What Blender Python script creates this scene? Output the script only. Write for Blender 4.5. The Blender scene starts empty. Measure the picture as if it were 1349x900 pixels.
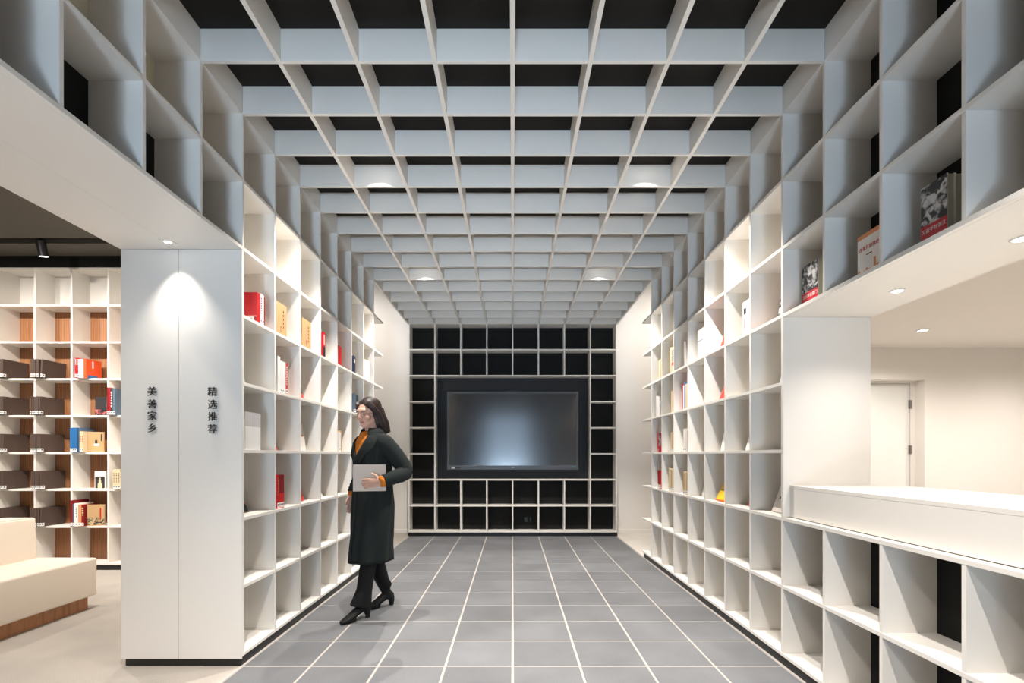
import bpy, bmesh, math, random
from mathutils import Vector, Matrix, noise
random.seed(7)
SC = bpy.context.scene
COL = SC.collection
PI = math.pi

# ------------------------------------------------------------------ materials
def nodes(name):
    m = bpy.data.materials.new(name)
    m.use_nodes = True
    nt = m.node_tree
    return m, nt, nt.nodes['Principled BSDF']

def srgb(r, g, b):
    f = lambda c: (c / 255 / 12.92) if c / 255 <= 0.04045 else ((c / 255 + 0.055) / 1.055) ** 2.4
    return (f(r), f(g), f(b), 1)

_mc = {}
def paint(r, g, b, rough=0.5, spec=0.5, bump=0.0, scale=200.0, var=0.0, metal=0.0):
    """plain painted / printed surface (sRGB colour) with a faint procedural variation and grain"""
    key = (r, g, b, rough, spec, bump, scale, var, metal)
    if key in _mc:
        return _mc[key]
    m, nt, p = nodes('paint')
    c = srgb(r, g, b)
    p.inputs['Base Color'].default_value = c
    p.inputs['Roughness'].default_value = rough
    p.inputs['Specular IOR Level'].default_value = spec
    p.inputs['Metallic'].default_value = metal
    if bump or var:
        tc = nt.nodes.new('ShaderNodeTexCoord')
        n = nt.nodes.new('ShaderNodeTexNoise')
        n.inputs['Scale'].default_value = scale
        n.inputs['Detail'].default_value = 4
        nt.links.new(tc.outputs['Object'], n.inputs['Vector'])
        if var:
            mx = nt.nodes.new('ShaderNodeMix'); mx.data_type = 'RGBA'
            mx.inputs['A'].default_value = tuple(v * (1 - var) for v in c[:3]) + (1,)
            mx.inputs['B'].default_value = tuple(min(1, v * (1 + var)) for v in c[:3]) + (1,)
            nt.links.new(n.outputs['Fac'], mx.inputs['Factor'])
            nt.links.new(mx.outputs['Result'], p.inputs['Base Color'])
        if bump:
            b_ = nt.nodes.new('ShaderNodeBump')
            b_.inputs['Strength'].default_value = bump
            b_.inputs['Distance'].default_value = 0.002
            nt.links.new(n.outputs['Fac'], b_.inputs['Height'])
            nt.links.new(b_.outputs['Normal'], p.inputs['Normal'])
    _mc[key] = m
    return m

def emit(r, g, b, strength):
    m, nt, p = nodes('lamp_glow')
    p.inputs['Base Color'].default_value = (0.8, 0.8, 0.8, 1)
    p.inputs['Emission Color'].default_value = (r, g, b, 1)
    p.inputs['Emission Strength'].default_value = strength
    return m

def wood_mat(dark=1.0):
    m, nt, p = nodes('oak_veneer')
    tc = nt.nodes.new('ShaderNodeTexCoord')
    mp = nt.nodes.new('ShaderNodeMapping')
    mp.inputs['Scale'].default_value = (9, 9, 1.1)
    nt.links.new(tc.outputs['Object'], mp.inputs['Vector'])
    w = nt.nodes.new('ShaderNodeTexWave')
    w.inputs['Scale'].default_value = 1.6
    w.inputs['Distortion'].default_value = 7
    w.inputs['Detail'].default_value = 3
    w.inputs['Detail Scale'].default_value = 1.2
    nt.links.new(mp.outputs['Vector'], w.inputs['Vector'])
    r = nt.nodes.new('ShaderNodeValToRGB')
    a, b = srgb(140 * dark, 92 * dark, 58 * dark), srgb(168 * dark, 116 * dark, 76 * dark)
    r.color_ramp.elements[0].color = a
    r.color_ramp.elements[1].color = b
    nt.links.new(w.outputs['Color'], r.inputs['Fac'])
    nt.links.new(r.outputs['Color'], p.inputs['Base Color'])
    p.inputs['Roughness'].default_value = 0.45
    return m

def speckle_mat(name, c1, c2, c3, scale, rough, bump):
    m, nt, p = nodes(name)
    tc = nt.nodes.new('ShaderNodeTexCoord')
    n = nt.nodes.new('ShaderNodeTexNoise'); n.inputs['Scale'].default_value = scale; n.inputs['Detail'].default_value = 3
    n2 = nt.nodes.new('ShaderNodeTexNoise'); n2.inputs['Scale'].default_value = 3.0; n2.inputs['Detail'].default_value = 5
    nt.links.new(tc.outputs['Object'], n.inputs['Vector']); nt.links.new(tc.outputs['Object'], n2.inputs['Vector'])
    r = nt.nodes.new('ShaderNodeValToRGB')
    e = r.color_ramp.elements
    e[0].position = 0.32; e[0].color = c1
    e[1].position = 0.68; e[1].color = c3
    x = e.new(0.5); x.color = c2
    nt.links.new(n.outputs['Fac'], r.inputs['Fac'])
    mx = nt.nodes.new('ShaderNodeMix'); mx.data_type = 'RGBA'; mx.blend_type = 'MULTIPLY'
    mx.inputs['Factor'].default_value = 1.0
    r2 = nt.nodes.new('ShaderNodeValToRGB')
    r2.color_ramp.elements[0].position = 0.3; r2.color_ramp.elements[0].color = (0.86, 0.86, 0.86, 1)
    r2.color_ramp.elements[1].position = 0.7; r2.color_ramp.elements[1].color = (1, 1, 1, 1)
    nt.links.new(n2.outputs['Fac'], r2.inputs['Fac'])
    nt.links.new(r.outputs['Color'], mx.inputs['A']); nt.links.new(r2.outputs['Color'], mx.inputs['B'])
    nt.links.new(mx.outputs['Result'], p.inputs['Base Color'])
    p.inputs['Roughness'].default_value = rough
    b_ = nt.nodes.new('ShaderNodeBump'); b_.inputs['Strength'].default_value = bump; b_.inputs['Distance'].default_value = 0.002
    nt.links.new(n.outputs['Fac'], b_.inputs['Height']); nt.links.new(b_.outputs['Normal'], p.inputs['Normal'])
    return m

WHITE = paint(229, 225, 218, 0.42, 0.4, 0.03, 60)
WALLW = paint(232, 228, 222, 0.7, 0.3, 0.05, 90)
BLACKB = paint(24, 24, 23, 0.75, 0.25, 0.05, 150)
PLINTH = paint(20, 20, 21, 0.35, 0.5)
CEILB = paint(40, 38, 36, 0.85, 0.2, 0.05, 80)
CEILG = paint(92, 89, 83, 0.9, 0.2, 0.05, 80)
WOOD = wood_mat(0.97)
CARPET = speckle_mat('carpet_loop', srgb(134, 127, 119), srgb(168, 161, 152), srgb(196, 189, 180), 300, 0.95, 0.5)
STONE = speckle_mat('grey_stone', srgb(92, 94, 97), srgb(108, 110, 114), srgb(126, 128, 132), 260, 0.55, 0.12)

# ------------------------------------------------------------------ mesh tools
def bm_box(bm, x0, x1, y0, y1, z0, z1, bev=0.0, mi=0):
    vs = [bm.verts.new((x, y, z)) for x in (x0, x1) for y in (y0, y1) for z in (z0, z1)]
    idx = [(0, 1, 3, 2), (4, 6, 7, 5), (0, 4, 5, 1), (2, 3, 7, 6), (0, 2, 6, 4), (1, 5, 7, 3)]
    fs = [bm.faces.new([vs[i] for i in q]) for q in idx]
    for f in fs: f.material_index = mi
    if bev > 0:
        es = list({e for f in fs for e in f.edges})
        bmesh.ops.bevel(bm, geom=es, offset=bev, segments=2, affect='EDGES', profile=0.5)
    return vs

def bm_obj(name, bm, mats, parent=None, smooth=False):
    me = bpy.data.meshes.new(name)
    bmesh.ops.recalc_face_normals(bm, faces=bm.faces[:])
    bm.to_mesh(me); bm.free()
    for m in (mats if isinstance(mats, (list, tuple)) else [mats]): me.materials.append(m)
    if smooth:
        for p in me.polygons: p.use_smooth = True
    o = bpy.data.objects.new(name, me)
    COL.objects.link(o)
    if parent: o.parent = parent
    return o

def box(name, x0, x1, y0, y1, z0, z1, mat, parent=None, bev=0.0015):
    """a board; its origin sits at its own centre, relative to the parent"""
    bm = bmesh.new()
    cx, cy, cz = (x0 + x1) / 2, (y0 + y1) / 2, (z0 + z1) / 2
    bm_box(bm, x0 - cx, x1 - cx, y0 - cy, y1 - cy, z0 - cz, z1 - cz, bev)
    o = bm_obj(name, bm, mat, parent)
    o.location = (cx, cy, cz) if not parent else (cx - parent.location.x, cy - parent.location.y, cz - parent.location.z)
    return o

def bm_tube(bm, pts, radii, n=12, cap=True, flat=None):
    """swept tube along pts; radii float or (ru, rv) per point; flat = preferred side vector"""
    rings = []
    pts = [Vector(p) for p in pts]
    up = Vector(flat) if flat else Vector((0, 0, 1))
    for i, p in enumerate(pts):
        d = (pts[min(i + 1, len(pts) - 1)] - pts[max(i - 1, 0)]).normalized()
        u = up - d * up.dot(d)
        if u.length < 1e-4:
            u = Vector((1, 0, 0)) - d * d.x
        u.normalize(); v = d.cross(u)
        r = radii[i]
        ru, rv = r if isinstance(r, tuple) else (r, r)
        rings.append([bm.verts.new(p + u * ru * math.cos(2 * PI * k / n) + v * rv * math.sin(2 * PI * k / n)) for k in range(n)])
    for a, b in zip(rings, rings[1:]):
        for k in range(n):
            bm.faces.new((a[k], a[(k + 1) % n], b[(k + 1) % n], b[k]))
    if cap:
        bm.faces.new(rings[0][::-1]); bm.faces.new(rings[-1])
    return rings

def bm_lathe(bm, prof, n=24, c=(0, 0, 0)):
    rings = []
    for r, z in prof:
        rings.append([bm.verts.new((c[0] + r * math.cos(2 * PI * k / n), c[1] + r * math.sin(2 * PI * k / n), c[2] + z)) for k in range(n)])
    for a, b in zip(rings, rings[1:]):
        for k in range(n):
            bm.faces.new((a[k], a[(k + 1) % n], b[(k + 1) % n], b[k]))
    bm.faces.new(rings[0][::-1]); bm.faces.new(rings[-1])

def bm_ball(bm, c, r, M=None, seg=16, rings=10):
    """ellipsoid with radii r at c, optional rotation matrix"""
    rx, ry, rz = r
    grid = []
    T = M or Matrix.Identity(3)
    top = bm.verts.new(Vector(c) + T @ Vector((0, 0, rz)))
    bot = bm.verts.new(Vector(c) + T @ Vector((0, 0, -rz)))
    for i in range(1, rings):
        a = PI * i / rings
        grid.append([bm.verts.new(Vector(c) + T @ Vector((rx * math.sin(a) * math.cos(2 * PI * k / seg), ry * math.sin(a) * math.sin(2 * PI * k / seg), rz * math.cos(a)))) for k in range(seg)])
    for k in range(seg):
        bm.faces.new((top, grid[0][k], grid[0][(k + 1) % seg]))
        bm.faces.new((bot, grid[-1][(k + 1) % seg], grid[-1][k]))
    for a, b in zip(grid, grid[1:]):
        for k in range(seg):
            bm.faces.new((a[k], b[k], b[(k + 1) % seg], a[(k + 1) % seg]))

def text_mesh(s, size, depth):
    cu = bpy.data.curves.new('lettering', 'FONT')
    cu.body = s; cu.size = size; cu.extrude = depth / 2; cu.align_x = 'CENTER'; cu.align_y = 'CENTER'
    o = bpy.data.objects.new('lettering', cu)
    COL.objects.link(o)
    bpy.context.view_layer.update()
    me = bpy.data.meshes.new_from_object(o.evaluated_get(bpy.context.evaluated_depsgraph_get()))
    bpy.data.objects.remove(o); bpy.data.curves.remove(cu)
    return me

def lettering(name, s, size, depth, mat, parent, M):
    """flat raised writing; M places text space (x along, y up, z out) in the parent's space"""
    me = text_mesh(s, size, depth)
    me.transform(M)
    me.materials.clear(); me.materials.append(mat)
    o = bpy.data.objects.new(name, me); COL.objects.link(o); o.parent = parent
    return o

def tag(o, label, cat, group=None, kind=None):
    o['label'] = label; o['category'] = cat
    if group: o['group'] = group
    if kind: o['kind'] = kind
    return o

def empty(name, loc, label=None, cat=None, group=None, rz=0.0):
    o = bpy.data.objects.new(name, None); COL.objects.link(o)
    o.empty_display_size = 0.1
    o.location = loc; o.rotation_euler = (0, 0, rz)
    if label: tag(o, label, cat, group)
    return o

def struct(o, label=None):
    o['kind'] = 'structure'
    if label: o['label'] = label
    return o
# light levels
E_PILLAR, E_COUNTER, E_RIGHT, E_AISLE, E_NEAR, E_SHELF_FILL, E_ROOM, E_PASS, E_DAY, E_LATTICE_FILL = 30, 26, 118, 330, 410, 165, 165, 155, 48, 36
A_AISLE = 98
EXPO = 0.0
# ------------------------------------------------------------------ measured layout
CZ = 1.25                                   # eye height
Y0, P = 2.555, 0.3965                       # ceiling / shelf module along the aisle
def YK(k): return Y0 + P * k
Z0, R = 0.068, 0.402                        # shelf rows
def ZR(r): return Z0 + R * r
W = 1.6                                     # half aisle
YB = 7.66                                   # front of the screen wall shelving
BT = 0.02                                   # board thickness
KN = -6                                     # near end of the overhead shelves
YE = -3.5                                   # entrance wall

# ------------------------------------------------------------------ floor
def tile_floor():
    pw = 0.4; j0 = 2.944; pl = 0.399; gap = 0.0075
    bm = bmesh.new()
    y = j0 - pl * 17
    ys = []
    while y < YB + 0.02:
        ys.append(y); y += pl
    for a, b in zip(ys, ys[1:] + [ys[-1] + pl]):
        b = min(b, YB + 0.25)
        for c in range(8):
            x0 = -1.6 + c * pw
            dz = random.uniform(-0.0004, 0.0004)
            bm_box(bm, x0 + gap, x0 + pw - gap, a + gap, b - gap, -0.02, dz, 0.0012, 0)
    bm_box(bm, -1.6, 1.6, ys[0], YB + 0.25, -0.04, -0.0025, 0, 1)
    for s in (-1, 1):
        xa, xb = sorted((s * 1.6, s * 1.618))
        bm_box(bm, xa, xb, ys[0], YB + 0.25, -0.02, 0.0006, 0, 1)
    return bm
grout = paint(172, 166, 160, 0.85, 0.2, 0.2, 300, 0.1)
def stone_tile():
    m, nt, p = nodes('stone_tile')
    tc = nt.nodes.new('ShaderNodeTexCoord')
    n = nt.nodes.new('ShaderNodeTexNoise'); n.inputs['Scale'].default_value = 260; n.inputs['Detail'].default_value = 3
    n2 = nt.nodes.new('ShaderNodeTexNoise'); n2.inputs['Scale'].default_value = 2.2; n2.inputs['Detail'].default_value = 6
    # per-tile tone
    sx = nt.nodes.new('ShaderNodeMapping'); sx.inputs['Location'].default_value = (1.6 / 0.4, -(2.944 - 0.399 * 17) / 0.399, 0); sx.inputs['Scale'].default_value = (1 / 0.4, 1 / 0.399, 0)
    fl = nt.nodes.new('ShaderNodeVectorMath'); fl.operation = 'FLOOR'
    wn = nt.nodes.new('ShaderNodeTexWhiteNoise'); wn.noise_dimensions = '2D'
    L = nt.links.new
    L(tc.outputs['Object'], n.inputs['Vector']); L(tc.outputs['Object'], n2.inputs['Vector']); L(tc.outputs['Object'], sx.inputs['Vector'])
    L(sx.outputs['Vector'], fl.inputs[0]); L(fl.outputs['Vector'], wn.inputs['Vector'])
    r = nt.nodes.new('ShaderNodeValToRGB')
    r.color_ramp.elements[0].position = 0.3; r.color_ramp.elements[0].color = srgb(90, 92, 95)
    r.color_ramp.elements[1].position = 0.7; r.color_ramp.elements[1].color = srgb(118, 120, 123)
    L(n.outputs['Fac'], r.inputs['Fac'])
    def mul(colour_socket, fac_socket, lo, hi):
        mr = nt.nodes.new('ShaderNodeMapRange'); mr.inputs['To Min'].default_value = lo; mr.inputs['To Max'].default_value = hi
        L(fac_socket, mr.inputs['Value'])
        mx = nt.nodes.new('ShaderNodeVectorMath'); mx.operation = 'SCALE'
        L(colour_socket, mx.inputs[0]); L(mr.outputs['Result'], mx.inputs['Scale'])
        return mx.outputs['Vector']
    c = mul(r.outputs['Color'], n2.outputs['Fac'], 0.6, 1.4)
    c = mul(c, wn.outputs['Value'], 0.9, 1.08)
    L(c, p.inputs['Base Color'])
    p.inputs['Roughness'].default_value = 0.55
    b_ = nt.nodes.new('ShaderNodeBump'); b_.inputs['Strength'].default_value = 0.15; b_.inputs['Distance'].default_value = 0.002
    L(n.outputs['Fac'], b_.inputs['Height']); L(b_.outputs['Normal'], p.inputs['Normal'])
    return m
fl = struct(bm_obj('floor', tile_floor(), [stone_tile(), grout]), 'grey stone floor tiles with pale joints along the aisle')
struct(box('floor_left', -9, -1.618, YE, 8.2, -0.04, 0, CARPET, bev=0), 'beige speckled carpet of the reading room')
struct(box('floor_right', 1.618, 8, YE, 8.2, -0.04, 0, speckle_mat('pale_bounce_floor', srgb(206, 199, 190), srgb(216, 209, 200), srgb(226, 219, 210), 300, 0.6, 0.1), bev=0), 'pale speckled floor behind the counter, unseen and made pale to bounce light')  # out of view; pale colour chosen to throw light onto the ceiling

# ------------------------------------------------------------------ ceilings
struct(box('ceiling', -1.63, 1.63, YE, 8.0, 3.44, 3.5, CEILB, bev=0), 'black ceiling above the white coffer lattice')
struct(box('ceiling_left', -9, -1.63, YE, 4.955, 3.42, 3.5, CEILG, bev=0), 'grey ceiling of the reading room')
struct(box('ceiling_left_rear', -9, -1.63, 5.085, 5.72, 3.42, 3.5, CEILG, bev=0), 'grey ceiling strip above the oak backed shelves')
struct(box('trim_1', -9, -1.63, 4.95, 5.09, 3.6, 3.62, BLACKB, bev=0), 'black slot in the reading room ceiling')
struct(box('trim_2', -9, -1.63, 4.945, 4.955, 3.50, 3.61, BLACKB, bev=0))
struct(box('trim_3', -9, -1.63, 5.085, 5.095, 3.50, 3.61, BLACKB, bev=0))
struct(box('ceiling_right', 2.09, 8, YE, 6.3, 2.49, 2.55, WALLW, bev=0), 'white ceiling of the room behind the counter')
struct(box('ceiling_rear', -7, 7, 5.73, 8.2, 4.3, 4.36, WALLW, bev=0))

# ------------------------------------------------------------------ walls
struct(box('wall_back', -7, 7, 7.96, 8.1, 0, 4.32, WALLW, bev=0), 'white rear wall on both sides of the screen shelving')
struct(box('baseboard_back_left', -7, -1.62, 7.945, 7.96, 0, 0.06, WALLW))
struct(box('baseboard_back_right', 1.62, 7, 7.945, 7.96, 0, 0.06, WALLW))
struct(box('wall_left', -9.1, -9, YE, 8.1, 0, 3.6, WALLW, bev=0))
struct(box('wall_left_rear', -9, -2.33, 5.66, 5.72, 0, 4.32, WALLW, bev=0))
struct(box('wall_passage_left', -6.1, -6, 5.72, 7.96, 0, 4.32, WALLW, bev=0))
struct(box('wall_passage_right', 6, 6.1, 6.3, 7.96, 0, 4.32, WALLW, bev=0))
struct(box('wall_right', 7.9, 8.0, YE, 6.3, 0, 2.55, WALLW, bev=0))
# black bulkhead above the oak-backed shelves
struct(box('trim_4', -9, -2.33, 5.40, 5.46, 3.305, 3.42, BLACKB, bev=0), 'black bulkhead above the oak backed shelves')

# blocks behind the aisle shelves (the pillar with the lettering, and its opposite)
def pillar():
    o = struct(empty('wall_aisle_left', (-1.96, YK(1), 0)), 'white two panel pillar face with black lettering')
    yf = YK(1) - 0.0155
    xs = (-W, -1.975, -2.318)
    for a, b in zip(xs, xs[1:]):
        box('panel', b + 0.0012, a - 0.0012, yf, yf + 0.0055, 0.045, ZR(6) - 0.012, WHITE, o, 0.001)
    box('core', -2.318, -1.85, yf + 0.006, YK(8), 0.045, ZR(7) - 0.02, WHITE, o, 0)
    box('plinth', -2.298, -W - 0.012, yf + 0.012, YK(8) - 0.01, 0, 0.05, PLINTH, o, 0)
    return o
pillar()
def right_block():
    o = struct(empty('wall_aisle_right', (1.86, YK(1), 0)), 'white end panel of the shelving above the counter')
    yf = YK(1) - 0.0155
    box('panel', W + 0.001, 2.119, yf, yf + 0.0055, ZR(2) + 0.011, ZR(5) - 0.012, WHITE, o, 0.001)
    box('core', 1.85, 2.119, yf + 0.006, YK(8), 0, ZR(8) + 0.1, WHITE, o, 0)
    return o
right_block()
# soffit / body of the overhead shelves
o = struct(empty('wall_bridge_left', (-1.96, YK(-2), ZR(6))), 'white soffit under the overhead shelves by the pillar')
for a, b in ((-W - 0.022, -1.9742), (-1.9758, -2.318)):
    box('soffit_panel', b, a, YK(KN), YK(1) - 0.016, ZR(6) - 0.011, ZR(6) + 0.008, WHITE, o, 0.001)
box('core', -2.318, -1.85, YK(KN), YK(1), ZR(6) + 0.008, ZR(7) - 0.02, WHITE, o, 0)
o = struct(empty('wall_bridge_right', (1.86, YK(-2), ZR(5))), 'white soffit under the overhead shelves above the counter')
box('soffit_panel', W + 0.022, 2.119, YK(KN), YK(1) - 0.016, ZR(5) - 0.011, ZR(5) + 0.008, WHITE, o, 0.001)
box('core', 1.85, 2.119, YK(KN), YK(1), ZR(5) + 0.008, ZR(8) + 0.1, WHITE, o, 0)

# room behind the counter: far wall with a recessed door
DY = 5.72
WR = struct(empty('wall_rear_right', (5, DY, 0)), 'white wall of the room behind the counter')
xdo = 543 * DY / 654
box('panel', xdo, 8, DY, DY + 0.14, 0, 2.5, WALLW, WR, 0)
box('panel', 2.119, xdo, DY, DY + 0.14, CZ + 100 * DY / 654, 2.5, WALLW, WR, 0)
box('panel', 2.119, 3.6, DY, DY + 0.14, 0, CZ + 100 * DY / 654, WALLW, WR, 0)
D1 = struct(empty('door_1', (4.2, DY + 0.14, 0)), 'white flush door with two steel hinges behind the counter')
yd = DY + 0.14
xl = 523 * yd / 654; zt = CZ + 94 * yd / 654
box('door_leaf', xl - 0.86, xl, yd, yd + 0.04, 0.005, zt, paint(226, 226, 222, 0.5, 0.4), D1, 0.002)
box('door_frame', xl + 0.004, xdo + 0.02, yd - 0.005, yd + 0.06, 0, zt + 0.06, WALLW, D1, 0.001)
box('door_frame', xl - 0.93, xl - 0.864, yd - 0.005, yd + 0.06, 0, zt + 0.06, WALLW, D1, 0.001)
box('door_frame', xl - 0.864, xl + 0.004, yd - 0.005, yd + 0.06, zt + 0.004, zt + 0.06, WALLW, D1, 0.001)
for zz in (CZ + 67 * yd / 654, CZ + 7.5 * yd / 654):
    bm = bmesh.new()
    bm_tube(bm, [(0, 0, -0.05), (0, 0, 0.05)], [0.009, 0.009], 12)
    bm_box(bm, -0.022, 0.022, 0.004, 0.008, -0.05, 0.05)
    h = bm_obj('hinge', bm, paint(150, 148, 145, 0.35, 0.5, metal=0.8), D1)
    h.location = (xl + 0.003 - 4.2, -0.012, zz)
struct(box('wall_rear_right_closure', 2.119, 6.1, 6.28, 6.34, 0, 4.32, WALLW, bev=0))

# entrance behind the viewer: glazed double door, daylight outside
EN = struct(empty('window_1', (-0.2, YE, 0)), 'tall glazed entrance behind the viewer')
fm = paint(40, 42, 44, 0.4, 0.5)
for xa, xb in ((-1.05, -0.98), (-0.24, -0.16), (0.58, 0.65)):
    box('mullion', xa, xb, YE - 0.06, YE, 0, 2.8, fm, EN)
for za, zb in ((0, 0.1), (1.86, 1.92), (2.74, 2.8)):
    box('rail', -0.98, 0.58, YE - 0.05, YE - 0.01, za, zb, fm, EN)
struct(box('wall_front_left', -9, -1.05, YE - 0.1, YE, 0, 3.6, WALLW, bev=0))
struct(box('wall_front_right', 0.65, 8, YE - 0.1, YE, 0, 3.6, WALLW, bev=0))
struct(box('wall_front_lintel', -1.05, 0.65, YE - 0.1, YE, 2.8, 3.6, WALLW, bev=0))

# ------------------------------------------------------------------ coffered lattice
g = empty('ceiling_lattice', (0, 5, 3.29), 'white coffered lattice of crossing boards hung below the black ceiling', 'ceiling lattice')
GZ = ZR(8) - 0.012
for i in range(-4, 5):
    x = i * 0.4
    if abs(i) == 4:
        x = math.copysign(W + 0.0132, i)
        box('beam', x - 0.012, x + 0.012, YK(KN), YK(8) + 0.0085, ZR(8) + 0.0106, 3.438, WHITE, g, 0.001)
        box('beam', x - 0.012, x + 0.012, YK(8) + 0.0095, YB, GZ, 3.438, WHITE, g, 0.001)
        continue
    box('beam', x - 0.012, x + 0.012, YE + 0.6, YB, GZ, 3.438, WHITE, g, 0.001)
for k in range(-15, 14):
    y = YK(k)
    if k == 13: y = YB + 0.012 - 0.03
    for j in range(1):
        box('cross_beam', -W + 0.0005, W - 0.0005, y - 0.011, y + 0.011, GZ + 0.0006, 3.4375, WHITE, g, 0.001)

# ------------------------------------------------------------------ side shelving
def frosted():
    m, nt, p = nodes('frosted_panel')
    p.inputs['Base Color'].default_value = srgb(240, 238, 226); p.inputs['Roughness'].default_value = 0.5
    t = nt.nodes.new('ShaderNodeBsdfTranslucent'); t.inputs['Color'].default_value = srgb(246, 242, 222)
    mx = nt.nodes.new('ShaderNodeMixShader'); mx.inputs['Fac'].default_value = 0.5
    nt.links.new(p.outputs['BSDF'], mx.inputs[1]); nt.links.new(t.outputs['BSDF'], mx.inputs[2])
    nt.links.new(mx.outputs['Shader'], nt.nodes['Material Output'].inputs['Surface'])
    return m
FROST = frosted()
def side_shelving(s, name, label, k0, k1, r0, r1, fins, backs, plinth, to=None):
    """s=-1 pillar side, +1 counter side; bays k0..k1, rows r0..r1"""
    y0, y1 = YK(k0), (to if to else YK(k1))
    root = empty(name, (s * (W + 0.12), (y0 + y1) / 2, ZR(r0) if r0 else 0), label, 'bookcase')
    def X(a, b): return tuple(sorted((s * (W + a), s * (W + b))))
    for k in range(k0, k1 + 1):
        xa, xb = X(0.001, 0.238)
        box('partition', xa, xb, YK(k) - 0.009, YK(k) + 0.009, ZR(r0) + 0.0, ZR(r1) - 0.0005, WHITE, root, 0.001)
    for r in range(r0, r1 + 1):
        xa, xb = X(0.0, 0.238)
        ye = YK(fins) if (fins and r < r1) else (to if to else y1 + 0.009)
        box('shelf', xa, xb, y0 - 0.0095, ye, ZR(r) - BT / 2, ZR(r) + BT / 2, WHITE, root, 0.001)
    for (ra, rb, m) in backs:
        xa, xb = X(0.238, 0.246)
        box('back_panel', xa, xb, y0, y1, ZR(ra), ZR(rb), m, root, 0)
    if plinth:
        xa, xb = X(0.014, 0.23)
        box('plinth', xa, xb, y0 - 0.008, YK(fins) - 0.01 if fins else y1, 0, Z0 - BT / 2, PLINTH, root, 0.001)
    return root
side_shelving(-1, 'aisle_bookcase', 'tall white open bookcase running along the aisle behind the walking woman', 1, 8, 0, 8, 9, [(0, 8, WHITE)], True)
side_shelving(1, 'aisle_bookcase', 'tall white open bookcase along the aisle between counter and screen wall', 1, 8, 0, 8, 9, [(0, 8, WHITE)], True)
side_shelving(-1, 'overhead_bookcase', 'empty two row overhead shelving bridging from the lettered pillar', KN, 0, 6, 8, None, [(6, 7, BLACKB), (7, 8, FROST)], False, YK(1) - 0.0102)
side_shelving(1, 'overhead_bookcase', 'three row overhead shelving with black back above the counter', KN, 0, 5, 8, None, [(5, 8, BLACKB)], False, YK(1) - 0.0102)
side_shelving(1, 'counter_bookcase', 'low two row open shelving with black back under the counter', KN, 0, 0, 2, None, [(0, 2, BLACKB)], True, YK(1) - 0.0102)
# ------------------------------------------------------------------ screen wall shelving
DB = 0.23
sw = empty('display_bookcase', (0, YB + 0.1, 0), 'white eight column open shelving with black back framing the big screen', 'bookcase')
for c in range(9):
    x = -1.6 + 0.4 * c
    def vert(ra, rb):
        box('partition', x - 0.01, x + 0.01, YB + 0.001, YB + DB, ZR(ra), ZR(rb), WHITE, sw, 0.001)
    if c in (0, 1, 7, 8): vert(0, 8)
    else: vert(0, 2); vert(6, 8)
for r in range(9):
    def hor(xa, xb):
        box('shelf', xa, xb, YB, YB + DB, ZR(r) - BT / 2, ZR(r) + BT / 2, WHITE, sw, 0.001)
    if r in (3, 4, 5): hor(-1.6105, -1.2); hor(1.2, 1.6105)
    else: hor(-1.6105, 1.6105)
box('back_panel', -1.6, 1.6, YB + DB, YB + DB + 0.02, 0.03, ZR(8), BLACKB, sw, 0)
box('screen_panel', -1.19, -0.001, YB + DB - 0.03, YB + DB - 0.001, ZR(2) + BT / 2, ZR(6) - BT / 2, paint(27, 28, 30, 0.55, 0.4), sw, 0.001)
box('screen_panel', 0.001, 1.19, YB + DB - 0.03, YB + DB - 0.001, ZR(2) + BT / 2, ZR(6) - BT / 2, paint(27, 28, 30, 0.55, 0.4), sw, 0.001)
box('plinth', -1.62, 1.62, YB + 0.015, YB + DB, 0, Z0 - BT / 2, PLINTH, sw, 0.001)

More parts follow.
